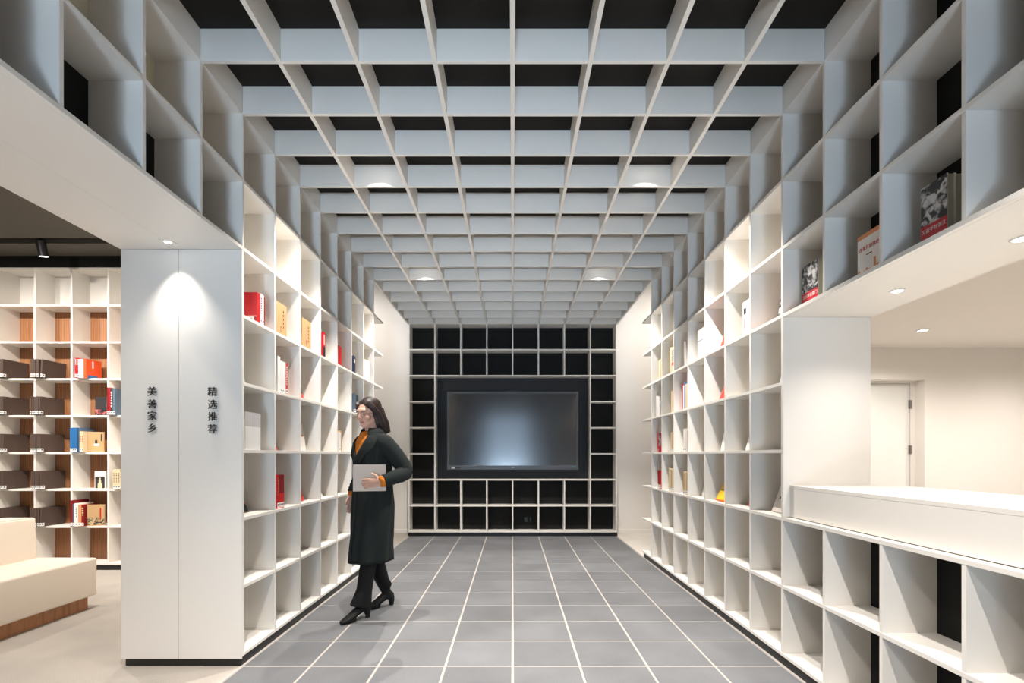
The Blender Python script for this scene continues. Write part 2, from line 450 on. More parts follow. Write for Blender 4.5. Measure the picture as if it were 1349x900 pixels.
# large screen
def tv():
    yf = YB + 0.075
    k = yf / 654
    x0, x1 = (589 - 675.3) * k, (762 - 675.3) * k
    zt, zb = CZ + (600 - 516) * k, CZ - (619 - 600) * k
    root = empty('display_screen', ((x0 + x1) / 2, yf, zb), 'large switched off screen with grey bezel mounted on black panel', 'screen')
    bz = paint(72, 75, 80, 0.35, 0.5)
    sx0, sx1, sz0, sz1 = x0 + 0.036, x1 - 0.036, zb + 0.066, zt - 0.034
    bm = bmesh.new()
    for a in ((x0, x1, zt - 0.034, zt), (x0, x1, zb, zb + 0.066), (x0, sx0, zb + 0.066, zt - 0.034), (sx1, x1, zb + 0.066, zt - 0.034)):
        bm_box(bm, a[0] - root.location.x, a[1] - root.location.x, 0, 0.05, a[2] - zb, a[3] - zb, 0.003)
    bm_obj('bezel', bm, bz, root)
    box('housing', x0 + 0.02, x1 - 0.02, yf + 0.051, YB + DB - 0.032, zb + 0.03, zt - 0.03, PLINTH, root, 0.004)
    m, nt, p = nodes('screen_glass')
    p.inputs['Base Color'].default_value = (0.004, 0.005, 0.006, 1)
    p.inputs['Roughness'].default_value = 0.16
    p.inputs['Specular IOR Level'].default_value = 1.0
    p.inputs['IOR'].default_value = 1.6
    box('screen', sx0, sx1, yf + 0.008, yf + 0.02, sz0, sz1, m, root, 0)
    box('energy_label', x0 + 0.07, x0 + 0.12, yf - 0.001, yf + 0.001, zb + 0.018, zb + 0.036, paint(205, 210, 190, 0.6), root, 0)
    box('button_strip', x0 + 0.13, x0 + 0.21, yf - 0.001, yf + 0.001, zb + 0.018, zb + 0.034, PLINTH, root, 0)
    box('indicator_label', x1 - 0.105, x1 - 0.05, yf - 0.001, yf + 0.001, zb + 0.035, zb + 0.053, paint(70, 120, 130, 0.6), root, 0)
    box('maker_plate', (x0 + x1) / 2 - 0.022, (x0 + x1) / 2 + 0.022, yf - 0.001, yf + 0.001, zb + 0.03, zb + 0.038, paint(150, 152, 155, 0.4), root, 0)
    bm = bmesh.new()
    bm_box(bm, -0.12, 0.12, 0, 0.06, 0, 0.018, 0.004); bm_box(bm, -0.035, 0.035, -0.004, 0.05, 0.016, 0.032, 0.005)
    w = bm_obj('webcam', bm, PLINTH, root); w.location = (0, 0.008, zt - zb)
tv()
# dark wall socket plates in the lowest row
for x, wd in ((0.21, 0.05), (0.285, 0.03)):
    t = empty('wall_socket', (x, YB + DB - 0.002, ZR(0) + 0.16), 'wider black double wall socket low in the screen shelving' if wd > 0.04 else 'narrow black wall socket plate beside the wider one low in the screen shelving', 'socket')
    box('plate', x - wd / 2, x + wd / 2, YB + DB - 0.006, YB + DB - 0.0005, ZR(0) + 0.12, ZR(0) + 0.2, paint(14, 14, 15, 0.3), t, 0.001)
    for dz in (0.14, 0.175):
        box('outlet', x - wd / 3, x + wd / 3, YB + DB - 0.008, YB + DB - 0.0055, ZR(0) + dz, ZR(0) + dz + 0.02, PLINTH, t, 0.0005)

# ------------------------------------------------------------------ counter
ct = empty('service_counter', (1.95, 2.0, ZR(2) + 0.01), 'long white box counter top resting on the low open shelving', 'counter')
zc0, zc1 = ZR(2) + BT / 2 + 0.0005, 1.073
box('top_panel', 1.64, 2.265, YK(KN), YK(1) - 0.017, zc1 - 0.02, zc1, WHITE, ct, 0.001)
box('front_panel', 1.6405, 1.66, YK(KN), YK(1) - 0.0175, zc0 + 0.004, zc1 - 0.0205, WHITE, ct, 0.001)
box('shadow_gap_strip', 1.646, 1.66, YK(KN), YK(1) - 0.0175, zc0, zc0 + 0.004, paint(130, 126, 120, 0.6), ct, 0)
box('body', 1.67, 2.25, YK(KN), YK(1) - 0.018, zc0, zc1 - 0.021, WHITE, ct, 0)
box('rear_support', 1.85, 2.25, YK(KN), YK(1) - 0.018, 0, zc0 - 0.001, WHITE, ct, 0)

# ------------------------------------------------------------------ lettering on the pillar
CHAR = paint(52, 50, 48, 0.5)
yl = YK(1) - 0.0155 - 0.012
for chars, px, ys, lab in (('美善家乡', 200.0, (516.5, 533.2, 548.7, 565), 'column of four black raised Chinese characters on the outer pillar panel'),
                           ('精选推荐', 279.6, (516.9, 533.8, 549.6, 566), 'column of four black raised Chinese characters on the pillar panel beside the shelves')):
    k = yl / 654
    x = (px - 675.3) * k
    t = empty('wall_lettering', (x, yl, CZ + (600 - ys[3]) * k), lab, 'lettering')
    for ch, y in zip(chars, ys):
        M = Matrix.Translation((0, 0.001, (ys[3] - y) * k)) @ Matrix.Rotation(PI / 2, 4, 'X')
        o = lettering('character', ch, 0.0575, 0.006, CHAR, t, M)
    for y in ys:
        for dx in (-0.012, 0.012):
            pass

# ------------------------------------------------------------------ oak-backed shelving of the reading room
FY = 5.40
fb = empty('wall_bookcase', (-4.8, FY + 0.1, 0), 'white grid bookcase with oak back panels in the reading room', 'bookcase')
fx = [-7.2 + 0.4 * i for i in range(13)]
for x in fx:
    box('partition', x - 0.01, x + 0.01, FY + 0.001, FY + 0.24, ZR(0), ZR(8), WHITE, fb, 0.001)
for r in range(9):
    box('shelf', fx[0] - 0.0105, fx[-1] + 0.0105, FY, FY + 0.24, ZR(r) - BT / 2, ZR(r) + BT / 2, WHITE, fb, 0.001)
for a, b in zip(fx, fx[1:]):
    box('oak_back', a + 0.002, b - 0.002, FY + 0.232, FY + 0.246, ZR(0), ZR(7), WOOD, fb, 0)
box('upper_back', fx[0], fx[-1], FY + 0.232, FY + 0.246, ZR(7) + 0.001, ZR(8), WHITE, fb, 0)
box('plinth', fx[0], fx[-1] + 0.01, FY + 0.012, FY + 0.23, 0, Z0 - BT / 2, PLINTH, fb, 0.001)

# ------------------------------------------------------------------ sofa
LEATH = paint(229, 218, 203, 0.5, 0.4, 0.06, 350)
def soft_box(name, x0, x1, y0, y1, z0, z1, mat, parent, r, slope=0.0, crown=0.0):
    bm = bmesh.new()
    L = parent.location
    vs = bm_box(bm, x0 - L.x, x1 - L.x, y0 - L.y, y1 - L.y, z0 - L.z, z1 - L.z, 0)
    for v in bm.verts:
        if v.co.z > (z0 + z1) / 2 - L.z: v.co.x -= slope
    bmesh.ops.bevel(bm, geom=bm.edges[:], offset=r, segments=4, affect='EDGES', profile=0.6)
    return bm_obj(name, bm, mat, parent, True)
sf = empty('sofa', (-3.75, 3.1, 0), 'cream leather bench sofa with low back on an oak plinth', 'sofa')
soft_box('seat_cushion', -4.12, -3.415, 2.1, 4.085, 0.105, 0.412, LEATH, sf, 0.022)
soft_box('backrest', -4.14, -3.885, 2.12, 4.07, 0.40, 0.742, LEATH, sf, 0.022, 0.02)
box('plinth_base', -4.05, -3.46, 2.15, 4.045, 0, 0.112, WOOD, sf, 0.002)
bm = bmesh.new()
bm_tube(bm, [(-0.166, -0.95, 0.7415), (-0.166, 0.94, 0.7415)], [0.004, 0.004], 8)
bm_obj('piping', bm, LEATH, sf, True)

# ------------------------------------------------------------------ lamps
GLOW_W = emit(1.0, 0.93, 0.84, 14)
GLOW_C = emit(0.95, 0.97, 1.0, 14)
def downlight(name, loc, label, r=0.03, square=False, mat=GLOW_W, ring=WHITE, group=None):
    t = empty(name, loc, label, 'lamp', group)
    bm = bmesh.new()
    if square:
        bm_box(bm, -r * 1.55, r * 1.55, -r * 1.55, r * 1.55, -0.004, 0.001, 0.001)
        o = bm_obj('trim_plate', bm, ring, t)
    else:
        bm_lathe(bm, [(r * 0.86, -0.001), (r * 0.9, -0.005), (r * 1.25, -0.004), (r * 1.32, -0.0005)], 28)
        o = bm_obj('trim_ring', bm, ring, t, True)
    bm = bmesh.new(); bm_lathe(bm, [(r * 0.2, -0.0058 if not square else -0.0052), (r * 0.82, -0.0056 if not square else -0.0046), (r * 0.86, -0.0015)], 24)
    bm_obj('lens', bm, mat, t)
    return t
def spot(loc, tgt, watts, deg, blend, color, rad=0.03):
    l = bpy.data.lights.new('lamp_beam', 'SPOT'); l.energy = watts; l.spot_size = math.radians(deg); l.spot_blend = blend
    l.color = color; l.shadow_soft_size = rad
    o = bpy.data.objects.new('lamp_beam', l); COL.objects.link(o); o.location = loc
    d = Vector(tgt) - Vector(loc)
    o.rotation_euler = d.to_track_quat('-Z', 'Y').to_euler()
    return o
def point(loc, watts, color, rad=0.05):
    l = bpy.data.lights.new('lamp_beam', 'POINT'); l.energy = watts; l.color = color; l.shadow_soft_size = rad
    o = bpy.data.objects.new('lamp_beam', l); COL.objects.link(o); o.location = loc
    return o
WARM = (1.0, 0.92, 0.845); NEUT = (1.0, 0.935, 0.87); COOL = (0.6, 0.79, 1.0)
# soffit lamp over the lettering
zs = ZR(6) - 0.011
downlight('ceiling_lamp', (-1.965, 2.83, zs), 'small square recessed lamp in the soffit above the lettered pillar', 0.022, True, GLOW_C)
spot((-1.965, 2.83, zs - 0.02), (-1.965, 2.90, 0.9), E_PILLAR, 80, 1.0, NEUT, 0.015)
# counter soffit lamps
zs = ZR(5) - 0.011
downlight('ceiling_lamp', (1.905, 2.46, zs), 'round recessed lamp in the soffit farther along the counter', 0.026)
downlight('ceiling_lamp', (1.915, 1.87, zs), 'round recessed lamp in the counter soffit cut by the picture edge', 0.026)
for y in (2.46, 1.87, 1.28):
    spot((1.91, y, zs - 0.02), (1.91, y, 0), E_COUNTER, 130, 0.8, WARM, 0.025)
# lamp in the room behind the counter
downlight('ceiling_lamp', (4.06, 4.915, 2.489), 'round recessed lamp in the white ceiling behind the counter', 0.045)
for p in ((4.06, 4.915), (5.6, 4.6), (4.3, 2.6), (6.2, 2.6)):
    spot((p[0], p[1], 2.46), (p[0], p[1], 0), E_RIGHT, 160, 0.9, WARM, 0.05)
# lamps hidden up in the coffers of the aisle
for k in (3, 8):
    for s in (-1, 1):
        y = YK(k) - 0.165
        if k > 0:
            t = downlight('coffer_lamp', (s * 1.0, y, 3.4395), 'recessed lamp inside a coffer, %s pair along the aisle, %s side' % ('first' if k == 3 else 'second', 'pillar' if s < 0 else 'counter'), 0.04, ring=BLACKB)
        spot((s * 1.0, y, 3.42), (s * 1.0, y, 0), E_AISLE, A_AISLE, 0.45, NEUT, 0.022)
for s in (-1, 1):  # unseen near pair, placed and widened to light the pillar, not the upper cells
    spot((s * 0.6, YK(-4) - 0.2, 3.42), (s * 0.6, YK(-4) - 0.2, 0), E_NEAR, 100, 0.5, NEUT, 0.03)
# reading-room track spot, then added beams without fixtures
def track_spot(x, y, label):
    t = empty('track_spotlight', (x, y, 3.42), label, 'spotlight')
    M = Matrix.Rotation(math.radians(14), 3, 'X')
    bm = bmesh.new(); bm_lathe(bm, [(0.036, -0.13), (0.04, -0.128), (0.04, 0.02), (0.03, 0.03)], 24)
    bmesh.ops.rotate(bm, verts=bm.verts[:], cent=(0, 0, 0), matrix=M)
    o = bm_obj('lamp_body', bm, paint(28, 28, 28, 0.4), t, False); o.location = (0, 0, -0.02)
    bm = bmesh.new(); bm_lathe(bm, [(0.01, -0.1315), (0.034, -0.1312), (0.035, -0.1305)], 20)
    bmesh.ops.rotate(bm, verts=bm.verts[:], cent=(0, 0, 0), matrix=M)
    o = bm_obj('lens', bm, GLOW_C, t); o.location = (0, 0, -0.02)
    bm = bmesh.new(); bm_lathe(bm, [(0.012, 0.0), (0.012, 0.16)], 12)
    o = bm_obj('mounting_stem', bm, PLINTH, t)
track_spot(-4.77, 5.02, 'black cylinder spotlight hanging from the ceiling slot before oak backed shelves')
for x in (-6.6, -5.6, -4.77, -3.9, -3.0):  # unseen fill beams, set ahead of the slot so upper rows are lit
    spot((x, 3.75, 3.38), (x, FY + 0.05, 1.6), E_SHELF_FILL, 98, 0.8, WARM, 0.03)
for p in ((-3.2, 3.6), (-5.0, 2.4), (-3.0, 1.2), (-2.9, 4.6)):  # unseen room beams added to brighten the carpet and soffit
    spot((p[0], p[1], 3.38), (p[0] + 0.0, p[1], 0), E_ROOM, 130, 0.8, WARM, 0.04)
# passages beyond the aisle shelves
for s in (-1, 1):
    spot((s * 2.6, 6.9, 4.2), (s * 2.6, 6.9, 0), E_PASS, 165, 0.9, NEUT, 0.06)
# daylight through the entrance
l = bpy.data.lights.new('daylight', 'AREA'); l.shape = 'RECTANGLE'; l.size = 1.54; l.size_y = 2.7; l.energy = E_DAY; l.color = COOL
o = bpy.data.objects.new('daylight', l); COL.objects.link(o); o.location = (-0.2, YE - 0.12, 1.42); o.rotation_euler = (math.radians(90), 0, 0)

# added unseen light, tilted up and narrowed to brighten the ceiling lattice
l = bpy.data.lights.new('lattice_fill', 'AREA'); l.shape = 'RECTANGLE'; l.size = 0.7; l.size_y = 0.5; l.energy = E_LATTICE_FILL; l.color = COOL; l.spread = math.radians(46)
o = bpy.data.objects.new('lattice_fill', l); COL.objects.link(o); o.location = (-0.2, YE - 0.5, 0.06); o.rotation_euler = (math.radians(90 + 18), 0, 0)

# ------------------------------------------------------------------ world, camera, view
wd = bpy.data.worlds.new('sky'); SC.world = wd; wd.use_nodes = True
wd.node_tree.nodes['Background'].inputs['Color'].default_value = (0.55, 0.72, 1.0, 1)
wd.node_tree.nodes['Background'].inputs['Strength'].default_value = 1.0
cam = bpy.data.cameras.new('camera'); co = bpy.data.objects.new('camera', cam); COL.objects.link(co)
cam.sensor_width = 36; cam.lens = 36 * 654 / 1349
cam.shift_x = -0.8 / 1349; cam.shift_y = 150 / 1349
cam.clip_start = 0.02
co.location = (0, 0, CZ); co.rotation_euler = (PI / 2, 0, 0)
SC.camera = co
SC.view_settings.view_transform = 'Standard'; SC.view_settings.look = 'None'
SC.view_settings.gamma = 1; SC.view_settings.use_curve_mapping = False
SC.view_settings.exposure = EXPO
# ------------------------------------------------------------------ books
PAGE = paint(232, 224, 206, 0.8, 0.2, 0.2, 500, 0.04)
STICK = paint(238, 238, 236, 0.5)
INK = paint(46, 44, 44, 0.6)
INKW = paint(240, 238, 234, 0.6)
RED = paint(188, 24, 34, 0.4); RED2 = paint(206, 40, 38, 0.4); DRED = paint(128, 22, 28, 0.45); CORAL = paint(214, 60, 44, 0.45)
WHT = paint(236, 235, 232, 0.4); CREAM = paint(212, 194, 158, 0.5); TAN = paint(186, 152, 108, 0.5); PALE = paint(222, 214, 206, 0.5)
ORAN = paint(208, 152, 108, 0.5); ORED = paint(232, 84, 40, 0.4); BLUE = paint(42, 104, 160, 0.45); NAVY = paint(38, 46, 74, 0.45)
SLATE = paint(86, 102, 118, 0.5); YEL = paint(240, 196, 30, 0.4); DARK = paint(44, 42, 44, 0.5); BIND = paint(84, 70, 63, 0.75, 0.2, 0.12, 300, 0.06)
GRN = paint(196, 200, 180, 0.5); SALM = paint(222, 150, 104, 0.5)

def photo_mat(seed, tint=(1, 1, 1)):
    """black and white halftone picture"""
    m, nt, p = nodes('photo_print')
    tc = nt.nodes.new('ShaderNodeTexCoord')
    mp = nt.nodes.new('ShaderNodeMapping'); mp.inputs['Location'].default_value = (seed, seed * 2.1, seed)
    n = nt.nodes.new('ShaderNodeTexNoise'); n.inputs['Scale'].default_value = 26; n.inputs['Detail'].default_value = 4; n.inputs['Distortion'].default_value = 1.2
    r = nt.nodes.new('ShaderNodeValToRGB')
    r.color_ramp.elements[0].position = 0.44; r.color_ramp.elements[0].color = (0.012, 0.012, 0.013, 1)
    r.color_ramp.elements[1].position = 0.62; r.color_ramp.elements[1].color = (0.6 * tint[0], 0.6 * tint[1], 0.6 * tint[2], 1)
    nt.links.new(tc.outputs['Object'], mp.inputs['Vector']); nt.links.new(mp.outputs['Vector'], n.inputs['Vector'])
    nt.links.new(n.outputs['Fac'], r.inputs['Fac']); nt.links.new(r.outputs['Color'], p.inputs['Base Color'])
    p.inputs['Roughness'].default_value = 0.4
    return m

def book(label, t, h, d, mat, loc, rz=0.0, lean=0.0, sticker=None, group=None, face=None, flip=False, bands=(), name='book', page=None, cat='book'):
    """local frame: thickness x 0..t, spine at y=0 (or y=d when flip), height z.
    face: side (0 or t) that carries printed bands; bands: (z0,z1,y0,y1,material) as fractions of height / depth"""
    root = empty(name, loc, label, cat, group)
    root.rotation_euler = (0, lean, rz)
    c = min(0.003, t * 0.22)
    bm = bmesh.new()
    bm_box(bm, 0, c, 0, d, 0, h, 0.0006); bm_box(bm, t - c, t, 0, d, 0, h, 0.0006)
    if flip: bm_box(bm, c * 0.5, t - c * 0.5, d - c, d, 0, h, 0.0006)
    else: bm_box(bm, c * 0.5, t - c * 0.5, 0, c, 0, h, 0.0006)
    bm_obj('cover', bm, mat, root)
    bm = bmesh.new()
    ya, yb = (0.003, d - c) if flip else (c, d - 0.003)
    bm_box(bm, c, t - c, ya, yb, 0.002, h - 0.003)
    bm_obj('page_block', bm, page or PAGE, root)
    if sticker:
        bm = bmesh.new(); hs = sticker
        w = 0.0006
        if flip: bm_box(bm, t * 0.06, t * 0.94, d, d + w, 0.006, 0.006 + hs)
        else: bm_box(bm, t * 0.06, t * 0.94, -w, 0, 0.006, 0.006 + hs)
        s_ = bm_obj('shelf_mark_label', bm, STICK, root)
        bm = bmesh.new(); bm_box(bm, t * 0.25, t * 0.75, -w * 1.6, -w, 0.006 + hs * 0.4, 0.006 + hs * 0.75)
        bm_obj('code_print', bm, INK, s_)
    for i, (za, zb, ya, yb, m) in enumerate(bands):
        bm = bmesh.new(); w = 0.0005 + 0.0003 * i
        if face == 'spine': bm_box(bm, t * ya, t * yb, -w, 0.0, h * za, h * zb)
        elif face == 0: bm_box(bm, -w, 0, d * ya, d * yb, h * za, h * zb)
        else: bm_box(bm, t, t + w, d * ya, d * yb, h * za, h * zb)
        bm_obj('cover_print', bm, m, root)
    return root

ORD = ['', 'first', 'second', 'third', 'fourth', 'fifth', 'sixth', 'seventh', 'eighth', 'ninth', 'tenth']
def where(s, k, r):
    return '%s shelf up, %s bay from the %s' % (ORD[r + 1], ORD[k], 'pillar' if s < 0 else 'counter')

def spines(s, k, r, y, items, inset=0.012, group=None):
    """upright books, spines to the aisle; items: (desc, t, h, d, mat, kwargs) listed from the near end"""
    z = ZR(r) + BT / 2 + 0.0004
    for it in items:
        desc, t, h, d, m = it[:5]; kw = dict(it[5]) if len(it) > 5 else {}
        ins = kw.pop('ins', inset)
        lab = desc + ', ' + where(s, k, r)
        if s < 0: book(lab, t, h, d, m, (-(W + ins), y, z), PI / 2, group=group, **kw)
        else: book(lab, t, h, d, m, (W + ins, y + t, z), -PI / 2, group=group, **kw)
        y += t + 0.0012

def face_out(s, k, r, yc, a, desc, t, h, wd, m, lean=0.0, **kw):
    """cover towards the aisle, leaning back by lean degrees; yc = middle along the aisle, a = foot's distance behind the shelf edge"""
    L = math.radians(lean)
    z = ZR(r) + BT / 2 + 0.0005 + t * math.sin(L)
    lab = desc + ', ' + where(s, k, r) if k > 0 else desc
    if s < 0: return book(lab, t, h, wd, m, (-(W + a), yc + wd / 2, z), PI, L, **kw)
    return book(lab, t, h, wd, m, (W + a, yc - wd / 2, z), 0.0, L, **kw)

# ---- pillar-side aisle shelving
TXT = lambda n, y0, y1, z0, z1, m=INK: [(z0 + (z1 - z0) * i / n, z0 + (z1 - z0) * (i + 0.62) / n, y0, y1, m) for i in range(n)]
spines(-1, 1, 5, 3.126, [
    ('thick red book with barcode on its cover', 0.040, 0.190, 0.16, RED, dict(face=0, bands=[(0.195, 0.215, 0, 1, INKW), (0.03, 0.185, 0.12, 0.48, STICK), (0.06, 0.14, 0.2, 0.36, INK), (0.5, 0.68, 0.72, 0.78, INKW)])),
    ('white book with dark spine print', 0.022, 0.196, 0.15, WHT, dict(face='spine', bands=TXT(7, 0.3, 0.7, 0.35, 0.9, INK), sticker=0.03)),
    ('plain white book between white and red spines', 0.022, 0.194, 0.15, WHT, dict(sticker=0.03)),
    ('thin dark red book closing the row', 0.014, 0.185, 0.15, DRED)], 0.01, 'books beside the lettered pillar')
face_out(-1, 2, 5, 3.475, 0.02, 'light orange book with vertical brush writing', 0.02, 0.225, 0.17, ORAN, 0, face=0, bands=TXT(5, 0.28, 0.34, 0.25, 0.85) + TXT(3, 0.52, 0.55, 0.12, 0.3))
face_out(-1, 3, 5, 3.905, 0.02, 'light orange book with vertical brush writing', 0.02, 0.225, 0.17, ORAN, 0, face=0, bands=TXT(5, 0.28, 0.34, 0.25, 0.85) + TXT(3, 0.52, 0.55, 0.12, 0.3))
spines(-1, 4, 5, 4.222, [('red book with dark lower spine', 0.05, 0.215, 0.15, RED, dict(face='spine', bands=[(0.0, 0.42, 0.0, 1.0, DARK), (0.5, 0.9, 0.4, 0.6, INKW)]))])
spines(-1, 5, 5, 4.585, [('red spine nearest the viewer', 0.046, 0.182, 0.14, RED), ('deeper red spine beside its twin', 0.046, 0.178, 0.14, RED2)])
spines(-1, 6, 5, 5.03, [('dark navy book standing alone', 0.062, 0.175, 0.14, NAVY, dict(face='spine', bands=[(0.6, 0.8, 0.3, 0.7, INKW)]))])
spines(-1, 7, 5, 5.40, [('cream white wide book', 0.10, 0.21, 0.15, PALE), ('tall white book after the cream one', 0.05, 0.215, 0.15, WHT), ('slim white book after the tall one', 0.03, 0.20, 0.15, WHT), ('last white book of the set', 0.04, 0.205, 0.15, WHT)], 0.012, 'white books at the far end')
face_out(-1, 1, 4, 3.15, 0.14, 'white sheet thin book leaning at the back', 0.008, 0.21, 0.17, WHT, 7)
spines(-1, 2, 4, 3.405, [
    ('thick white book tallest of the set', 0.040, 0.247, 0.16, WHT),
    ('white spine next to the tallest', 0.026, 0.222, 0.16, WHT, dict(sticker=0.02)), ('white spine second after the tallest', 0.026, 0.222, 0.16, WHT, dict(sticker=0.02)),
    ('white spine touching the red book', 0.026, 0.222, 0.16, WHT, dict(sticker=0.02)),
    ('red spined book after four white ones', 0.03, 0.222, 0.16, RED2, dict(face='spine', bands=TXT(8, 0.35, 0.65, 0.3, 0.92, INKW), sticker=0.03))], 0.012, 'white and red books')
face_out(-1, 3, 4, 3.94, 0.09, 'red and dark book leaning back', 0.015, 0.2, 0.18, CORAL, 14, face=0, bands=[(0.3, 1, 0, 1, DARK)])
spines(-1, 6, 4, 5.03, [('slate blue book', 0.09, 0.19, 0.14, SLATE, dict(sticker=0.03)), ('darker slate book partly behind the walking woman', 0.04, 0.185, 0.14, NAVY)])
spines(-1, 1, 3, 3.01, [(d, t, 0.232, 0.16, WHT, dict(face='spine', bands=[(0.62, 1.0, 0, 1, paint(196, 194, 194, 0.4))])) for d, t in
       [('white book with grey top, nearest of seven', 0.026)] + [('white book with grey top, %s of seven' % ORD[i], 0.0245) for i in range(2, 7)] + [('white book with grey top, farthest of seven', 0.0245)]], 0.02, 'white books with grey tops')
face_out(-1, 2, 3, 3.54, 0.115, 'coral red book leaning far back', 0.015, 0.13, 0.18, CORAL, 30)
face_out(-1, 3, 3, 3.94, 0.075, 'pale patterned book leaning back', 0.018, 0.23, 0.18, PALE, 8, face=0, bands=[(0.5, 0.98, 0.03, 0.97, SALM), (0.55, 0.95, 0.06, 0.94, PALE)])
spines(-1, 5, 3, 4.585, [('wide white album with tan edge', 0.05, 0.185, 0.14, PALE), ('white slim volume in tan frame', 0.045, 0.18, 0.14, WHT, dict(sticker=0.03)), ('tan edged album', 0.02, 0.2, 0.15, TAN)], 0.02, 'white albums behind the walking woman')
face_out(-1, 1, 2, 3.15, 0.125, 'red book with dark foot leaning back', 0.015, 0.16, 0.18, CORAL, 24, face=0, bands=[(0, 0.3, 0, 1, DARK)])
spines(-1, 2, 2, 3.378, [
    ('red book with white barcode on cover', 0.02, 0.232, 0.155, RED2, dict(face=0, bands=[(0.06, 0.36, 0.06, 0.4, STICK), (0.1, 0.19, 0.12, 0.3, INK), (0.27, 0.32, 0.2, 0.28, INK), (0.45, 0.48, 0.1, 0.5, INKW), (0.54, 0.57, 0.1, 0.5, INKW), (0.63, 0.66, 0.1, 0.4, INKW)])),
    ('red spine with gold print', 0.03, 0.234, 0.155, RED, dict(face='spine', bands=TXT(7, 0.35, 0.6, 0.4, 0.95, TAN), sticker=0.035))] +
    [('dark red spine, %s of four alike' % n, 0.017, 0.232, 0.155, DRED, dict(face='spine', bands=[(0.0, 0.45, 0, 1, RED2)], sticker=0.035)) for n in ('nearest', 'second', 'third', 'farthest')], 0.012, 'red books low on the pillar side')
face_out(-1, 3, 2, 3.94, 0.09, 'tall red book leaning back', 0.015, 0.215, 0.18, CORAL, 16, face=0, bands=[(0.35, 0.9, 0.1, 0.9, DRED)])
face_out(-1, 4, 2, 4.34, 0.09, 'small white card booklet leaning back', 0.008, 0.08, 0.18, WHT, 28)

# ---- counter-side aisle shelving
face_out(1, 1, 5, 3.15, 0.12, 'dark picture book with red foot leaning back', 0.015, 0.225, 0.18, CORAL, 9, face=0, bands=[(0.22, 1, 0, 1, photo_mat(3))])
face_out(1, 2, 5, 3.43, 0.02, 'white picture book with dark round print', 0.03, 0.235, 0.14, WHT, 0, flip=True, face=0, bands=[(0.62, 0.8, 0.6, 0.85, DARK), (0.2, 0.5, 0.75, 0.8, RED2)])
face_out(1, 3, 5, 3.94, 0.07, 'coral red book leaning back', 0.015, 0.18, 0.18, CORAL, 20)
face_out(1, 4, 5, 4.285, 0.02, 'grey white book with a thin ruled line', 0.02, 0.25, 0.125, WHT, 0, face=0, bands=[(0.6, 0.62, 0.05, 0.95, INK)])
spines(1, 5, 5, 4.63, [('thin pinkish booklet in a slanting trio, %s' % n, 0.016, 0.235, 0.15, m, dict(lean=-0.06)) for n, m in (('nearest', PALE), ('middle', WHT), ('farthest', PALE))], 0.02, 'slanting booklets')
spines(1, 6, 5, 4.955, [('pale green book with dark portrait cover', 0.075, 0.25, 0.16, GRN, dict(face='spine', bands=[(0.45, 0.9, 0.15, 0.95, photo_mat(9)), (0.28, 0.4, 0.1, 1.0, RED2)])), ('cream spine beside the pale green book', 0.03, 0.262, 0.15, CREAM), ('second cream spine after the pale green book', 0.03, 0.255, 0.15, CREAM)], 0.012, 'green and cream books')
spines(1, 7, 5, 5.44, [('cream spine, %s of three' % n, 0.034, 0.215 + dz, 0.15, m) for n, dz, m in (('nearest', 0.0, TAN), ('middle', 0.01, CREAM), ('farthest', 0.0, CREAM))], 0.03, 'cream books at the far end')
face_out(1, 1, 4, 3.15, 0.135, 'thin white booklet leaning back', 0.01, 0.13, 0.18, WHT, 12)
face_out(1, 3, 4, 3.94, 0.07, 'coral red book leaning back', 0.015, 0.17, 0.18, CORAL, 22)
spines(1, 5, 4, 4.555, [('cream book nearest the counter', 0.085, 0.228, 0.15, CREAM), ('blue spine between cream and white', 0.028, 0.245, 0.15, BLUE), ('white spine between red and blue', 0.03, 0.225, 0.15, WHT), ('red spine farthest of four', 0.022, 0.24, 0.15, RED)], 0.014, 'red, blue and cream books')
spines(1, 6, 4, 4.955, [('cream spine, %s of four' % n, 0.03, 0.21 + dz, 0.15, m) for n, dz, m in (('nearest', 0, CREAM), ('second', 0.004, TAN), ('third', 0.0, CREAM), ('farthest', 0.014, CREAM))], 0.02, 'cream books')
spines(1, 7, 4, 5.45, [('white spine, %s of three' % n, 0.045, 0.21 + dz, 0.15, m) for n, dz, m in (('nearest', 0.0, WHT), ('middle', 0.008, WHT), ('farthest', 0.02, PALE))], 0.012, 'white books at the far end')
face_out(1, 2, 3, 3.54, 0.10, 'thin white booklet leaning back', 0.01, 0.1, 0.18, WHT, 16)
face_out(1, 3, 3, 3.94, 0.085, 'thin white booklet leaning back', 0.012, 0.15, 0.18, WHT, 12)
spines(1, 5, 3, 4.555, [('tan slim book nearest the counter', 0.04, 0.2, 0.15, TAN), ('white book with pale print', 0.05, 0.215, 0.15, PALE, dict(sticker=0.03)), ('greyish white book at the far end', 0.045, 0.215, 0.15, WHT, dict(sticker=0.03))], 0.014, 'tan and white books')
spines(1, 6, 3, 4.955, [('wide cream book', 0.06, 0.2, 0.15, CREAM, dict(sticker=0.025)), ('tan book after the wide cream one', 0.04, 0.198, 0.15, TAN, dict(sticker=0.025)), ('narrow cream book at the far end', 0.03, 0.2, 0.15, CREAM, dict(sticker=0.025))], 0.02, 'cream books with labels')
spines(1, 7, 3, 5.40, [('black and white spined book on red foot', 0.085, 0.21, 0.15, RED, dict(face='spine', bands=[(0.3, 0.98, 0.0, 1.0, photo_mat(5))])), ('bright red spine beside the picture spine', 0.04, 0.205, 0.15, RED2, dict(sticker=0.03))], 0.012, 'red books at the far end')
face_out(1, 1, 2, 3.15, 0.09, 'beige board book leaning back', 0.016, 0.19, 0.18, PALE, 20, face=0, bands=[(0.45, 0.55, 0.7, 0.78, INK)])
